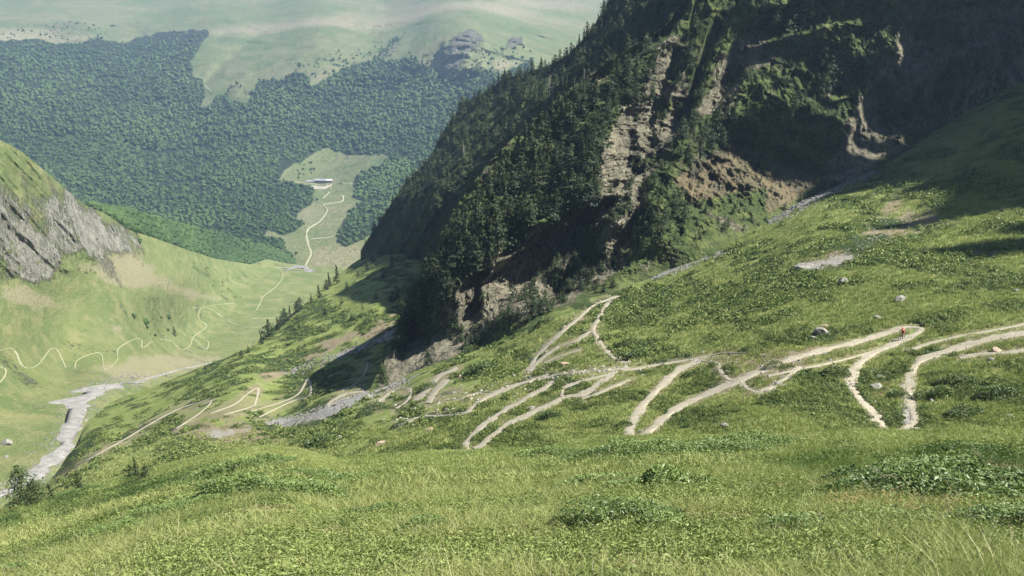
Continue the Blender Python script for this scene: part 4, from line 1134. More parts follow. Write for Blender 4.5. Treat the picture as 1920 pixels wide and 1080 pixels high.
# ---- the meadow at our feet
gN = np.random.default_rng(41)
TU = [tuft_tpl(i + 20, 13, .21, .0055, .14, .9) for i in range(5)]
TU2 = [tuft_tpl(i + 30, 9, .24, .013, .22, .9) for i in range(4)]
def carpet_tpl(seed, n, size, H, R=.17):
    g = np.random.default_rng(seed)
    a = g.random(n) * 6.283; r = np.sqrt(g.random(n)) * R
    C = np.stack([r * np.cos(a), r * np.sin(a), H * (.15 + .85 * g.random(n)) * (1 - .4 * r / R)], -1)
    up = np.tile([0, 0, 1.0], (n, 1))
    V_, Q_ = leaves(C, size * (.6 + .7 * g.random(n)), g, .42, up, .5)
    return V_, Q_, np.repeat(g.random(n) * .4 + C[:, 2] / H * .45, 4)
CA = [carpet_tpl(i + 50, 64, .0145, .15) for i in range(4)]
CA2 = [carpet_tpl(i + 60, 30, .030, .18, .22) for i in range(4)]
u0_, u1_ = -260, 2350
n_ = 104000
U = gN.random(n_) * (u1_ - u0_) + u0_
V = near.topf(U) + 2 + (1230 - near.topf(U)) * gN.random(n_)
P = near.at(U, V); dep = pix(P)[2]; nr = layer_normals(near, U, V)
hm = near.at(U, V, NEAR_HEATH)
patch = fbm(P / 3.2, 4, 161); pt2 = fbm(P / .9, 3, 163)
g_like = smooth(-patch - 1.1 * (hm - .35) + .3 * pt2 - .02, -.12, .3)
isg = gN.random(n_) < g_like * .62 + .06
ten = .22 + .5 * gN.random(n_) + 1.3 * fbm(P / 2.2, 4, 167) + .9 * fbm(P / 7, 2, 168) + .5 * fbm(P / .6, 2, 169) - .5 * smooth(hm, .4, .7)
close = dep < 17
s_ = (.75 + .6 * gN.random(n_))
def near_stuff(sel, tpl, mat, name, label, sc_, tt, lean=.25):
    link(name, scatter_mesh(name, tpl, P[sel], sc_[sel], gN, tt[sel], nr[sel], lean=lean), mat, kind="stuff", label=label, category=name)
M_brown = leaf_mat("withered_leaves", (.10, .085, .04), (.26, .215, .11), .7, .2, .2)
pt3 = fbm(P / 1.3 + 40, 4, 191)
brown = (~isg) & (pt3 > .30) & (gN.random(n_) < .7)
near_stuff(brown, CA2, M_brown, "withered_cover", "withered brownish patches in the meadow", s_ * .7, ten)
near_stuff(isg & close, TU, M_grass, "grass", "long fine grass in the meadow at the camera's feet", s_ * 1.0, ten)
near_stuff(isg & ~close, TU2, M_grass, "grass", "pale grass towards the brow of the meadow", s_ * .95, ten)
near_stuff(~isg & close & ~brown, CA, M_carpet, "ground_cover", "low leafy bilberry cover in the near meadow", s_ * 1.15, ten)
near_stuff(~isg & ~close & ~brown, CA2, M_carpet, "ground_cover", "leafy cover towards the brow of the meadow", s_ * 1.1, ten)

# dry stalks and seed heads standing out of the grass
M_straw = leaf_mat("dry_stalks", (.30, .26, .14), (.46, .42, .26), .7, .2, .2)
STALKS = [tuft_tpl(i + 90, 3, .36, .006, .10, .5) for i in range(4)]
k_ = gN.random(n_) < .006 * (1 + 1 * (U > 1500)) * (1 + 2 * (pt2 > .1))
link("dry_stalks", scatter_mesh("dry_stalks", STALKS, P[k_], .6 + .6 * gN.random(k_.sum()), gN, gN.random(k_.sum()), nr[k_], lean=.3), M_straw, kind="stuff", label="dry stalks and seed heads standing in the meadow", category="grass")

# rhododendron bushes: each a mound of small stiff leaves on twigs
def bush(L, u, v, w, d_, h, label, name="rhododendron_bush", n=None, mat=M_rhodo, leaf=.026, group=None, seed=0, aspect=.38, parts=None, tint0=.25):
    g = np.random.default_rng(1000 + seed)
    P0 = at1(L, u, v)
    t = thing(name, label, "bush", tuple(P0), (0, 0, 0), group)
    n = n or int(900 * w * d_ + 300)
    a = g.random(n) * 6.283; r = np.sqrt(g.random(n))
    rag = 1 + .55 * fbm(np.stack([np.cos(a) * 1.6 + seed, np.sin(a) * 1.6, a * 0], -1), 3, seed + 5)
    x, y = r * np.cos(a) * w / 2 * rag, r * np.sin(a) * d_ / 2 * rag
    lump = fbm(np.stack([x / .55 + seed, y / .55, x * 0], -1), 3, seed) 
    top = h * np.clip(1 - r ** 3.2, 0, 1) * (.75 + .55 * lump)
    z = top * (1 - .45 * g.random(n) ** 2.0)
    W = P0 + np.stack([x, y, 0 * x], -1)
    q = pix(W); G = L.at(np.clip(q[0], L.u0 + 2, L.u1 - 2), q[1])
    zz = G[:, 2] + (W[:, 1] - G[:, 1]) * 0 + z                       # follow the slope under the bush
    # slope of the ground estimated at the bush
    nn = layer_normals(L, np.array([float(u)]), np.array([float(v)]))[0]
    zz = -(x * nn[0] + y * nn[1]) / nn[2] + z
    C = np.stack([x, y, zz], -1)
    up = np.tile([0, 0, 1.0], (n, 1))
    V_, Q_ = leaves(C, leaf * (.7 + .6 * g.random(n)), g, aspect, up, .45)
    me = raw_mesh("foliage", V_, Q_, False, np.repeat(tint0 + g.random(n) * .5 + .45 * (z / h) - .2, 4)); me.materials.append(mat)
    o = bpy.data.objects.new("foliage", me); col.objects.link(o); o.parent = t
    tw = []
    for _ in range(int(6 + 4 * w)):
        a_, r_ = g.random() * 6.28, g.random() * .42
        x1, y1 = r_ * math.cos(a_) * w, r_ * math.sin(a_) * d_
        zb = -(x1 * nn[0] + y1 * nn[1]) / nn[2]
        x2, y2 = x1 * 1.15 + g.normal() * .08, y1 * 1.15 + g.normal() * .08
        zt = -(x2 * nn[0] + y2 * nn[1]) / nn[2] + h * (.45 + .2 * g.random())
        tw.append(tube([(x1 * .7, y1 * .7, zb - .05), (x1, y1, (zb + zt) / 2), (x2, y2, zt)], [.012, .009, .004], 4))
    v_, q_ = join(tw); me = raw_mesh("stems", v_, q_, True); me.materials.append(M_bark)
    o = bpy.data.objects.new("stems", me); col.objects.link(o); o.parent = t
    return t
RB = [(1850, 925, 3.8, 3.4, .62, "large glossy rhododendron bush at the right edge of the meadow, its widest mound"), (1745, 905, 2.3, 2.0, .55, "rhododendron mound on the left shoulder of the large glossy bush"), (1900, 1000, 1.9, 1.2, .5, "rhododendron low at the right edge under the large glossy bush, beside dark gaps"),
      (1170, 985, 1.6, .9, .5, "bright-leaved rhododendron with dark hollows in the middle of the meadow"), (1110, 1000, .8, .6, .35, "small leafy bush at the left end of the bright-leaved rhododendron"), (1230, 1000, .7, .5, .32, "small leafy bush at the right end of the bright-leaved rhododendron"),
      (1230, 852, 5.5, 2.6, .6, "wide rhododendron thicket along the meadow brow below the hairpin of two paths"), (1400, 838, 5.0, 2.2, .6, "rhododendron thicket on the brow right of the widest thicket"), (1010, 858, 3.2, 1.6, .5, "dark bush on the brow right of the lowest hairpin bend"),
      (620, 905, 4.0, 2.0, .5, "dark rhododendron band on the brow below the square boulder"), (520, 925, 3.6, 1.6, .45, "rhododendron band running down left from the dark band under the square boulder"), (350, 955, 2.8, 1.4, .4, "low dark bush in the left half of the meadow"), (215, 1005, 1.5, .9, .35, "small dark bush near the lower left corner, above the corner bush"),
      (60, 1072, 1.1, .7, .35, "leafy bush cut by the lower left corner"), (1240, 915, 2.2, 1.0, .42, "bush below the wide thicket in the middle right of the meadow"), (1110, 912, 1.8, .9, .35, "bush left of and below the wide thicket"), (1480, 1010, 1.0, .7, .3, "dark bush just left of the browned juniper"),
      (690, 965, 1.4, .8, .3, "sparse low bush in the centre left of the meadow"), (800, 1000, 1.0, .6, .3, "sparse low bush left of the bright-leaved rhododendron"), (150, 925, 3.6, 1.6, .5, "dark bush band on the left brow under the pines"), (440, 885, 4.0, 1.8, .5, "leafy band on the rounded left brow")]
for i, (u_, v_, w_, d_, h_, lb) in enumerate(RB):
    far_ = v_ < 930
    bush(near, u_, v_, w_, d_, h_, lb, seed=i, n=int((1000 if far_ else 2600) * w_ * d_ + 200), leaf=.045 if far_ else .024)
# the browned juniper
t_j = bush(near, 1690, 985, 2.3, 1.1, .38, "low yellow-green juniper with browned orange branches, left of the glossy bush", name="juniper_shrub", mat=M_shrub, leaf=.02, seed=77, n=5200, aspect=.25, tint0=.75)
g = np.random.default_rng(5)
C = []
for cx, cy in ((-.55, .1), (-.05, -.15), (.35, -.2), (-.3, .35), (.1, .4)):
    n_j = 110; C.append(np.stack([cx + .13 * g.normal(size=n_j), cy + .09 * g.normal(size=n_j), .34 + .05 * g.normal(size=n_j)], -1))
C = np.concatenate(C); nn = layer_normals(near, np.array([1690.]), np.array([985.]))[0]
C[:, 2] += -(C[:, 0] * nn[0] + C[:, 1] * nn[1]) / nn[2]
V_, Q_ = leaves(C, .022, g, .2)
me = raw_mesh("browned_branches", V_, Q_, False, np.repeat(g.random(len(C)), 4)); me.materials.append(M_dead)
o = bpy.data.objects.new("browned_branches", me); col.objects.link(o); o.parent = t_j; o["kind"] = "stuff"

# bigger bushes one can tell apart on the middle slope
MB = [(592, 838, 50, "dark bush in the hollow beneath the gravel fan, beside the rounded brow"), (700, 770, 36, "round bush among the little looping paths under the rock nose"), (1015, 612, 30, "grey-green bush by the foot of the spur, casting a shadow left of the path fork"),
      (680, 782, 26, "bush below the little looping paths, left of the scree fingers"), (750, 800, 26, "dark bush just below the end of the grey scree path"), (1190, 672, 40, "dark heath bush at the right of the path fork's lower end"), (1180, 650, 36, "heath bush just above the path fork's lower end"), (1750, 745, 50, "dark bush right of the inner leg of the big bend"),
      (1790, 720, 44, "heath mound up-slope of the bush beside the big bend"), (1870, 745, 50, "wide heath mound at the right edge below the upper path"), (1800, 780, 46, "heath bush on the brow right of the big bend"), (1565, 705, 40, "bush left of the big bend's outer leg"), (1450, 690, 26, "bush beside the little side path with pale rocks"), (1030, 785, 34, "bush below the middle path right of the pale boulder"),
      (1170, 800, 26, "bush left of the lower right hairpin"), (1300, 705, 32, "bush between the two legs of the lower right hairpin"), (880, 660, 24, "shrub at the foot of the rock nose"), (800, 730, 26, "dark shrub left of the pale block above the scree fingers"), (900, 700, 44, "wide heath mound right of the pale block"), (640, 800, 30, "dark green shrub right of the hollow bush"), (1680, 745, 30, "shaded bush inside the big bend by the white rocks")]
for i, (u_, v_, px_, lb) in enumerate(MB):
    d_ = pix(at1(mid, u_, v_))[2]; w_ = px_ * d_ / F * 1.5
    bush(mid, u_, v_, w_, w_ * .7, w_ * .42, lb, name="heath_bush", n=1100, mat=M_shrub, leaf=w_ * .028, seed=200 + i, aspect=.7, tint0=-.1)

gV = np.random.default_rng(61)
def vs_ok(U, V): return np.clip(1.4 * fbm(left.P_at(U, V) / 40, 3, 171) + .1, 0, 1)
Layer.P_at = lambda s, U, V: s.at(U, V)
U, V = scatter_uv(left, [[(235, 595), (300, 555), (350, 590), (350, 645), (290, 640)], [(350, 490), (410, 510), (455, 558), (420, 560)], [(0, 450), (250, 440), (270, 500), (120, 520), (0, 520)]], .03, gV, accept=vs_ok)
P = left.at(U, V); dep = pix(P)[2]
link("bushes", scatter_mesh("bushes", SH_LO, P, (1.6 + 2.6 * gV.random(len(U)) ** 2) * dep / 700, gV, .1 + .3 * gV.random(len(U))), M_shrub, kind="stuff", label="low bushes and heath dotting the left meadow", category="heath")
U, V = scatter_uv(far, [[(560, 120), (640, 95), (700, 90), (760, 60), (740, 110), (640, 140), (600, 160)], [(0, 50), (150, 40), (260, 70), (0, 80)], [(760, 100), (1000, 90), (1000, 130), (880, 160), (780, 130)], [(530, 300), (570, 285), (600, 320), (560, 335)]], .012, gV)
P = far.at(U, V)
link("bushes", scatter_mesh("bushes", CR1, P, 2.2 + 3.2 * gV.random(len(U)) ** 2, gV, .1 + .3 * gV.random(len(U))), M_beech, kind="stuff", label="bushes and little trees dotting the far pastures", category="bushes")
# ---- boulders
def boulder(L, u, v, px, label, mat=M_stone, flat=.65, seed=0, sub=4, name="boulder", cat="rock", wid=1.0):
    P0 = at1(L, u, v); d_ = pix(P0)[2]; R = px * d_ / F / 2 * .88
    V_, Q_ = ico(sub)
    g = np.random.default_rng(seed)
    # cut by random planes to get broken faces
    for _ in range(11):
        nrm = g.normal(size=3); nrm /= np.linalg.norm(nrm); c = .55 + .35 * g.random()
        dd = V_ @ nrm; V_ = V_ - np.maximum(dd - c, 0)[:, None] * nrm
    V_ = V_ * (1 + .16 * fbm(V_ * 2.5 + seed, 4, seed)[:, None]) * [wid, .8, flat] * R * 1.15
    me = raw_mesh(name, V_ + [0, 0, R * flat * .2], Q_, False); me.materials.append(mat)
    o = bpy.data.objects.new(name, me); col.objects.link(o); o.location = tuple(P0); o.rotation_euler = (0, 0, g.random() * 1.2 - .6)
    o["label"] = label; o["category"] = cat
    return o
BO = [(1540, 628, 34, "split grey-white outcrop on the slope above the long straight path", M_stone), (1525, 636, 20, "flat dark slab leaning against the split outcrop", M_stone), (1545, 612, 16, "tan block on top of the split outcrop", M_stone_pink), (996, 768, 17, "pale boulder at the path edge in the centre of the slope", M_stone),
      (806, 807, 18, "rounded pinkish boulder in the grass below the scree", M_stone_pink), (718, 832, 25, "square pinkish boulder on the left brow, shaded on its left face", M_stone_pink), (866, 710, 17, "angular pinkish block right of the scree fingers", M_stone_pink), (1652, 708, 22, "rounded boulder inside the big bend", M_stone),
      (1662, 700, 12, "small stone behind the rounded boulder inside the big bend", M_stone), (1640, 728, 26, "flat bare slab below the rounded boulder inside the big bend", M_stone), (1692, 782, 20, "white broken rock at the base of the inner leg of the big bend", M_stone), (1700, 796, 18, "pale rock lowest beside the inner leg", M_stone), (1748, 752, 12, "small pale stone right of the inner leg", M_stone),
      (1690, 562, 24, "pale stone patch rock on the upper slope under the shadow", M_stone), (1645, 596, 18, "white rock just above the cyclist, left", M_stone), (1858, 676, 14, "dark wedge-shaped rock below the upper path at right", M_stone), (1870, 658, 24, "flat tan slab beside the upper path at the right", M_stone_pink), (1510, 502, 36, "long pale slab at the tip of the dry scree tongue", M_stone),
      (1580, 532, 26, "thin white slab lying in the heath below the scree tongue", M_stone), (1201, 810, 12, "white stone between the ends of the lower right hairpin", M_stone), (1120, 632, 8, "small stone at the path fork", M_stone_pink), (635, 822, 14, "pale rock beside the hollow bush", M_stone), (545, 818, 12, "flat stone at the head of the rounded brow", M_stone_pink),
      (690, 745, 20, "pale outcrop under the rock nose beside the stream bed", M_stone), (700, 728, 18, "light rock right at the toe of the spur", M_stone), (1460, 722, 20, "pale rock beside the short side path", M_stone), (1440, 735, 14, "small pale rock below the short side path", M_stone), (1060, 685, 18, "low rock by the upper path in the centre", M_stone_pink), (1365, 698, 12, "stone at the top of the little linking path", M_stone),
      (1905, 546, 14, "small white rock at the right edge of the upper slope", M_stone), (1855, 528, 10, "tiny pale rock left of the one at the right edge", M_stone), (1360, 800, 22, "flat stone almost sunk in grass near the brow", M_stone), (1895, 782, 16, "pale stones' largest rock at the right edge on the brow", M_stone)]
for i, (u_, v_, px_, lb, mt) in enumerate(BO): boulder(mid, u_, v_, px_, lb, mt, seed=300 + i, flat=.5 if i % 3 else .75, wid=1.2 if i % 2 else 1.0)
BL = [(12, 833, 26, "round pale boulder beside the stream at the left edge"), (150, 792, 10, "dark rock in the narrows of the stream bed"), (160, 789, 9, "dark rock on the right bank at the stream narrows"), (12, 858, 12, "small pale rock below the round one at the left edge")]
for i, (u_, v_, px_, lb) in enumerate(BL): boulder(left, u_, v_, px_, lb, seed=400 + i)
# loose stones: stream beds, path edges, scree
def rock_tpl(seed):
    g = np.random.default_rng(seed); V_, Q_ = ico(1)
    return V_ * (1 + .3 * g.normal(size=(len(V_), 1))) * [1, .8, .55], Q_, 0 * V_[:, 0] + .3
RT = [rock_tpl(i) for i in range(5)]
def stones(L, pts, spread, n, size, label, seed, mat=M_gravel):
    g = np.random.default_rng(seed); c = catmull([p[:2] for p in pts], 2.0)
    i = g.integers(0, len(c), n); U, V = c[i, 0] + g.normal(size=n) * spread, c[i, 1] + g.normal(size=n) * spread * .45
    ok = (V > L.topf(U) + 1) & (V < L.botf(U)); U, V = U[ok], V[ok]
    P = L.at(U, V); dep = pix(P)[2]
    sc_ = size * (.35 + g.random(len(U)) ** 3) * dep / F
    link("stones", scatter_mesh("stones", RT, P, sc_, g, g.random(len(U))), mat, kind="stuff", label=label, category="stones")
stones(left, [(0, 930), (75, 885), (110, 850), (135, 800), (160, 750), (200, 722), (270, 712)], 20, 2600, 2.2, "grey stones strewn in the main stream bed", 1)
stones(mid, [(760, 715), (680, 742), (600, 774), (520, 795)], 10, 1700, 2.8, "grey stones of the gravel fan below the rock nose", 2)
stones(mid, [(1640, 322), (1560, 357), (1440, 417)], 8, 1300, 3.6, "grey stones in the upper gully bed", 3)
stones(mid, [(1350, 474), (1290, 494), (1225, 521)], 7, 700, 3.2, "grey stones in the middle gully bed", 4)
stones(mid, [(768, 612), (690, 645), (632, 668), (540, 700)], 9, 900, 2.8, "stones along the side gully on the green flank", 5)
stones(mid, [(1500, 505), (1560, 485), (1640, 450), (1700, 410), (1780, 400)], 22, 700, 2.2, "loose stones on the dry tongue of scree", 6, M_scree)
for i, t_ in enumerate(TR[:9]): stones(mid, t_, 8, int(50 + len(t_) * 16), 2.4, "stones lining the path edges", 10 + i, M_scree)
stones(mid, [(1340, 690), (1500, 690), (1640, 730), (1720, 790)], 40, 300, 4, "scattered stones in the grass inside the bends", 30)
stones(mid, [(750, 780), (820, 760), (900, 730), (1080, 700), (1200, 690)], 26, 500, 3.6, "scattered stones on the worn ground between the paths", 31, M_scree)

# ------------------------------------------------------------------ farm buildings in the clearing
M_wall = plain_mat("farm_wall", (.34, .31, .27), (.44, .41, .36), .9, .3)
M_wall_dark = plain_mat("farm_wall_dark_stone", (.16, .15, .15), (.24, .23, .22), .9, .3)  # darker stone than the barn wall
M_roof = plain_mat("slate_roof", (.20, .20, .22), (.28, .28, .30), .6, .25)
M_roof_w = plain_mat("pale_sheet_roof", (.42, .42, .40), (.5, .5, .48), .5, .3)
M_glass = plain_mat("window_glass", (.03, .035, .045), None, .2, 1)
M_wood = plain_mat("door_wood", (.10, .07, .05), None, .7, 1)
M_white = plain_mat("white_paint", (.8, .8, .78), None, .4, 1)
M_rubber = plain_mat("rubber", (.02, .02, .02), None, .8, 1)
def boxm(x0, x1, y0, y1, z0, z1):
    V_ = np.array([(x, y, z) for z in (z0, z1) for x, y in ((x0, y0), (x1, y0), (x1, y1), (x0, y1))], float)
    return V_, np.array([(3, 2, 1, 0), (4, 5, 6, 7), (0, 1, 5, 4), (1, 2, 6, 5), (2, 3, 7, 6), (3, 0, 4, 7)])
def sub(name, parts, mat, parent, smooth_shade=False):
    v_, q_ = join(parts) if isinstance(parts, list) else parts
    me = raw_mesh(name, v_, q_, smooth_shade); me.materials.append(mat)
    o = bpy.data.objects.new(name, me); col.objects.link(o); o.parent = parent; return o
P_F = at1(far, 600, 343)
def house(name, label, dx, dy, W, D, Hh, Hr, roofm, wallm, nwin, chim, door=True, rz=-.05):
    t = thing(name, label, "building", (P_F[0] + dx, P_F[1] + dy, P_F[2] - .5), (0, 0, rz))
    g1 = (np.array([(-W / 2, -D / 2, -4), (W / 2, -D / 2, -4), (W / 2, D / 2, -4), (-W / 2, D / 2, -4), (-W / 2, -D / 2, Hh), (W / 2, -D / 2, Hh), (W / 2, D / 2, Hh), (-W / 2, D / 2, Hh), (-W / 2, 0, Hh + Hr), (W / 2, 0, Hh + Hr)], float),)
    V_ = g1[0]
    Q_ = np.array([(0, 1, 5, 4), (2, 3, 7, 6), (1, 2, 6, 5), (3, 0, 4, 7), (5, 6, 9, 9), (7, 4, 8, 8)])
    me = bpy.data.meshes.new("wall"); me.from_pydata(V_.tolist(), [], [(0, 1, 5, 4), (2, 3, 7, 6), (1, 2, 6, 5), (3, 0, 4, 7), (5, 6, 9), (7, 4, 8)]); me.materials.append(wallm)
    o = bpy.data.objects.new("wall", me); col.objects.link(o); o.parent = t
    e = .7; k = Hr / (D / 2)
    R = []
    for sgn in (-1, 1):
        a = np.array([(-W / 2 - e, sgn * (D / 2 + e), Hh - k * e), (W / 2 + e, sgn * (D / 2 + e), Hh - k * e), (W / 2 + e, 0, Hh + Hr), (-W / 2 - e, 0, Hh + Hr)])
        R.append((np.concatenate([a + [0, 0, .05], a + [0, 0, .4]]), np.array([(3, 2, 1, 0), (4, 5, 6, 7), (0, 1, 5, 4), (1, 2, 6, 5), (2, 3, 7, 6), (3, 0, 4, 7)])))
    rf = sub("roof", R, roofm, t)
    for c in chim: sub("chimney", boxm(c - .6, c + .6, .4, 1.6, Hh + Hr * .5, Hh + Hr + 1.3), M_wall, rf)
    for i in range(nwin):
        x = -W / 2 + W * (i + .7) / (nwin + .4)
        for z in ((1.3,) if Hh < 6 else (1.2, 4.2)):
            w = sub("window", boxm(x - .75, x + .75, -D / 2 - .12, -D / 2 + .1, z, z + 1.5), M_glass, t)
    if door: sub("door", boxm(-W / 2 + W * .52, -W / 2 + W * .52 + 1.5, -D / 2 - .15, -D / 2 + .1, 0, 2.4), M_wood, t)
    return t
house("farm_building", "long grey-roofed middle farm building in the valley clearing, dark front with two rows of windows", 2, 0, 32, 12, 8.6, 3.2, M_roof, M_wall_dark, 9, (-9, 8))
house("barn", "low grey barn adjoining the farm's left end, half hidden by trees", -24, -1, 24, 10, 5.6, 2.8, M_roof, M_wall, 4, (-4,))
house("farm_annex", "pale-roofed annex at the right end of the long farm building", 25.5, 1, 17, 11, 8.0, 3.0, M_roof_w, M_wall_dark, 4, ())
ribbon("yard", far, [(572, 352, 3), (585, 351, 6), (600, 352, 10), (612, 351, 8), (622, 346, 4)], 0, M_scree, lift=.3, seed=120)
def van(u, v, label, rz):
    P0 = at1(far, u, v)
    t = thing("van", label, "van", tuple(P0 + [0, 0, .6]), (0, 0, rz))
    prof = [(-2.5, .35), (2.4, .35), (2.5, 1.0), (1.9, 1.2), (1.2, 2.0), (-2.4, 2.1), (-2.5, 1.5)]
    V_ = [(x, y, z) for y in (-.95, .95) for x, z in prof]; n_ = len(prof)
    me = bpy.data.meshes.new("body"); me.from_pydata(V_, [], [tuple(range(n_))[::-1], tuple(range(n_, 2 * n_))] + [(i, (i + 1) % n_, n_ + (i + 1) % n_, n_ + i) for i in range(n_)]); me.materials.append(M_white)
    o = bpy.data.objects.new("body", me); col.objects.link(o); o.parent = t
    sub("windscreen", (np.array([(1.93, -.8, 1.25), (1.93, .8, 1.25), (1.28, .8, 1.98), (1.28, -.8, 1.98)]) + [.02, 0, .02], np.array([(0, 1, 2, 3)])), M_glass, t)
    for x in (-1.6, 1.6):
        for y in (-.9, .9):
            a = np.linspace(0, 2 * math.pi, 13)[:-1]
            V_ = np.array([(x + .36 * math.cos(q), y + s_, .36 + .36 * math.sin(q)) for s_ in (-.12, .12) for q in a])
            me = bpy.data.meshes.new("wheel"); me.from_pydata(V_.tolist(), [], [tuple(range(12)), tuple(range(12, 24))[::-1]] + [(i, (i + 1) % 12, 12 + (i + 1) % 12, 12 + i) for i in range(12)]); me.materials.append(M_rubber)
            o = bpy.data.objects.new("wheel", me); col.objects.link(o); o.parent = t
van(613, 349, "small white van parked in front of the pale-roofed annex", .1)

# ------------------------------------------------------------------ the mountain biker on the trail
M_red = plain_mat("red_jersey", (.50, .035, .035), (.62, .06, .05), .7, 8)
M_helmet = plain_mat("red_helmet", (.55, .05, .03), None, .35, 1)
M_skin = plain_mat("skin", (.50, .30, .21), None, .6, 1)
M_short = plain_mat("dark_shorts", (.02, .022, .028), None, .8, 1)
M_frame = plain_mat("black_frame", (.03, .03, .035), None, .35, 1)
M_steel = plain_mat("steel", (.5, .5, .52), None, .35, 1, .9)
def skin_obj(name, pts, edges, rad, mat, parent, root=0, lv=2):
    me = bpy.data.meshes.new(name); me.from_pydata(pts, edges, []); me.update()
    o = bpy.data.objects.new(name, me); col.objects.link(o); o.parent = parent
    o.modifiers.new("Skin", 'SKIN')
    for i, r in enumerate(rad):
        me.skin_vertices[0].data[i].radius = (r, r) if np.isscalar(r) else r
        me.skin_vertices[0].data[i].use_root = (i == root)
    sd_ = o.modifiers.new("Subdivision", 'SUBSURF'); sd_.levels = lv; sd_.render_levels = lv
    me.materials.append(mat); return o
PA, PB = at1(mid, 1690, 637.5), at1(mid, 1660, 651)
hd = math.atan2(PB[1] - PA[1], PB[0] - PA[0])
slope = math.atan2(PB[2] - PA[2], math.hypot(*(PB - PA)[:2]))
gz = PA + [0, 0, .10]
bk = thing("mountain_bike", "black mountain bike ridden down the trail towards the big bend", "bicycle", tuple(gz), (0, 0, 0))
bk.rotation_euler = Euler((0, -max(-.2, min(.2, slope)), hd))
def torus(c, R, r, k=28, j=8):
    V_, Q_ = [], []
    for a in range(k):
        A = 2 * math.pi * a / k
        for b in range(j):
            B = 2 * math.pi * b / j
            V_.append((c[0] + (R + r * math.cos(B)) * math.cos(A), c[1] + r * math.sin(B), c[2] + (R + r * math.cos(B)) * math.sin(A)))
            Q_.append((a * j + b, a * j + (b + 1) % j, (a + 1) % k * j + (b + 1) % j, (a + 1) % k * j + b))
    return np.array(V_), np.array(Q_)
Rw, Fw = (-.45, 0, .35), (.68, 0, .35)
for c in (Rw, Fw):
    w = bpy.data.objects.new("wheel", None); col.objects.link(w); w.parent = bk
    sub("tyre", torus(c, .32, .035), M_rubber, w, True); sub("rim", [torus(c, .285, .012)] + [tube([c, (c[0] + .285 * math.cos(q), 0, c[2] + .285 * math.sin(q))], [.004, .004], 3) for q in np.linspace(0, 6.28, 15)[:-1]], M_steel, w, True)
BBk, SEAT, HD1, HD2 = (-.02, 0, .34), (-.22, 0, .80), (.44, 0, .86), (.48, 0, .74)
sub("frame", [tube([BBk, SEAT], [.018, .018]), tube([BBk, HD2], [.024, .024]), tube([SEAT, HD1], [.018, .018]), tube([HD1, HD2], [.022, .022])] + [tube([Rw, (Rw[0], s_ * .05, .35), (BBk[0], s_ * .03, .34)], [.01, .012, .012]) for s_ in (-1, 1)] + [tube([(Rw[0], s_ * .05, .35), (-.2, s_ * .03, .76)], [.01, .01]) for s_ in (-1, 1)], M_frame, bk, True)
sub("fork", [tube([(.48, s_ * .06, .72), (.68, s_ * .06, .35)], [.018, .014]) for s_ in (-1, 1)] + [tube([(.48, -.06, .73), (.48, .06, .73)], [.018, .018])], M_frame, bk, True)
sub("handlebar", [tube([(.44, 0, .86), (.42, 0, .96), (.50, 0, .98)], [.016, .016, .016]), tube([(.44, -.37, 1.0), (.50, -.12, .98), (.50, .12, .98), (.44, .37, 1.0)], [.013, .014, .014, .013])], M_frame, bk, True)
sub("saddle", [tube([(-.36, 0, .905), (-.28, 0, .93), (-.16, 0, .92), (-.06, 0, .91)], [.02, .07, .045, .018], 8), tube([SEAT, (-.24, 0, .90)], [.014, .014])], M_rubber, bk, True)
sub("crank", [torus(BBk, .08, .008), tube([(-.02, .07, .34), (.14, .09, .31)], [.01, .01]), tube([(-.02, -.07, .34), (-.18, -.09, .37)], [.01, .01]), tube([(.14, .08, .30), (.14, .18, .30)], [.018, .018]), tube([(-.18, -.08, .37), (-.18, -.18, .37)], [.018, .018])], M_steel, bk, True)
pr = thing("person", "mountain biker in red jersey and red helmet leaning forward over the handlebar", "person", tuple(gz)); pr.rotation_euler = bk.rotation_euler
J = [(-.22, 0, 1.02), (-.08, 0, 1.18), (.10, 0, 1.34), (.22, 0, 1.42), (.32, 0, 1.52), (.36, 0, 1.63), (.37, 0, 1.72)]
Rd = [.145, .135, .15, .12, .055, .095, .085]
E = [(i, i + 1) for i in range(6)]
def chain(start, pts, rs):
    k = start
    for p_, r_ in zip(pts, rs):
        J.append(p_); Rd.append(r_); E.append((k, len(J) - 1)); k = len(J) - 1
for s_ in (-1, 1):
    chain(3, [(.22, s_ * .19, 1.38), (.26, s_ * .33, 1.18), (.44, s_ * .35, 1.04), (.47, s_ * .35, 1.02)], [.062, .046, .034, .03])
chain(0, [(-.18, .10, .98), (.20, .14, .82), (.10, .13, .42), (.13, .13, .36)], [.09, .072, .045, .04])
chain(0, [(-.18, -.10, .98), (.16, -.14, .88), (-.20, -.13, .50), (-.20, -.13, .44)], [.09, .072, .045, .04])
skin_obj("body", J, E, Rd, M_skin, pr)
skin_obj("jersey", [J[0], J[1], J[2], J[3], (.22, .20, 1.38), (.25, .30, 1.23), (.22, -.20, 1.38), (.25, -.30, 1.23), (.28, 0, 1.47)], [(0, 1), (1, 2), (2, 3), (3, 4), (4, 5), (3, 6), (6, 7), (3, 8)], [.165, .16, .175, .145, .082, .068, .082, .068, .075], M_red, pr)
skin_obj("shorts", [(-.22, 0, 1.02), (-.18, .10, .97), (.14, .14, .85), (-.18, -.10, .97), (.10, -.14, .90)], [(0, 1), (1, 2), (0, 3), (3, 4)], [.17, .12, .092, .12, .092], M_short, pr)
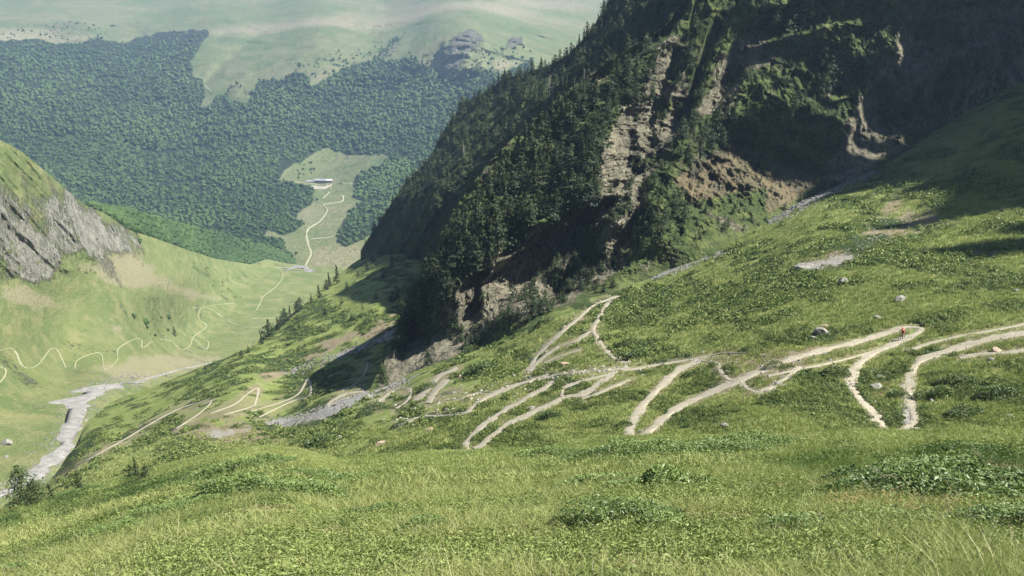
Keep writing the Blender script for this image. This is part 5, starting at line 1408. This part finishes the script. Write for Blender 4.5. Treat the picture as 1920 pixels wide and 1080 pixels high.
for s_, fx, fz in ((1, .14, .33), (-1, -.19, .41)):
    sub("shoe", tube([(fx - .12, s_ * .14, fz + .02), (fx - .06, s_ * .14, fz + .03), (fx + .06, s_ * .14, fz + .01), (fx + .15, s_ * .14, fz - .01)], [.03, .05, .045, .02], 8), M_rubber, pr, True)
    fing = [tube([(.47, s_ * (.33 + .018 * k_), 1.03), (.53 + .004 * (k_ % 2), s_ * (.33 + .018 * k_), 1.01), (.535, s_ * (.33 + .018 * k_), .975), (.505, s_ * (.33 + .018 * k_), .965)], [.010, .009, .008, .007], 5) for k_ in range(4)]
    fing.append(tube([(.46, s_ * .315, 1.01), (.48, s_ * .295, .985), (.505, s_ * .30, .965)], [.011, .010, .008], 5))
    sub("glove", fing + [tube([(.43, s_ * .35, 1.045), (.49, s_ * .355, 1.025)], [.036, .038], 8)], M_rubber, pr, True)
hV, hQ = ico(3); hV = hV * [.155, .118, .12]
keep = hV[hQ].mean(1)[:, 2] > -.02
me = raw_mesh("helmet", hV + [.36, 0, 1.71], hQ[keep], True); me.materials.append(M_helmet)
o = bpy.data.objects.new("helmet", me); col.objects.link(o); o.parent = pr; sol = o.modifiers.new("Solid", 'SOLIDIFY'); sol.thickness = .015
fc = [tube([(.455, 0, 1.655), (.485, 0, 1.625), (.46, 0, 1.61)], [.008, .016, .010], 6)]
sub("face", fc + [tube([(.438, s_ * .035, 1.655), (.452, s_ * .035, 1.655)], [.014, .006], 6) for s_ in (-1, 1)] + [tube([(.44, -.025, 1.575), (.452, 0, 1.573), (.44, .025, 1.575)], [.006, .008, .006], 5)], M_skin, pr, True)

# ------------------------------------------------------------------ the air
bm = bmesh.new(); bmesh.ops.create_cube(bm, size=1)
me = bpy.data.meshes.new("haze"); bm.to_mesh(me); bm.free()
hz = bpy.data.objects.new("haze", me); col.objects.link(hz)
hz.location = (0, 2900, -205); hz.scale = (8200, 6400, 1200); hz["kind"] = "stuff"
m = bpy.data.materials.new("haze"); m.use_nodes = True; nt = m.node_tree
nt.nodes.remove(nt.nodes["Principled BSDF"])
pv = nt.nodes.new("ShaderNodeVolumePrincipled"); pv.inputs["Density"].default_value = HAZE; pv.inputs["Color"].default_value = (.38, .55, .78, 1); pv.inputs["Anisotropy"].default_value = .2
nt.links.new(pv.outputs[0], nt.nodes["Material Output"].inputs["Volume"])
me.materials.append(m)
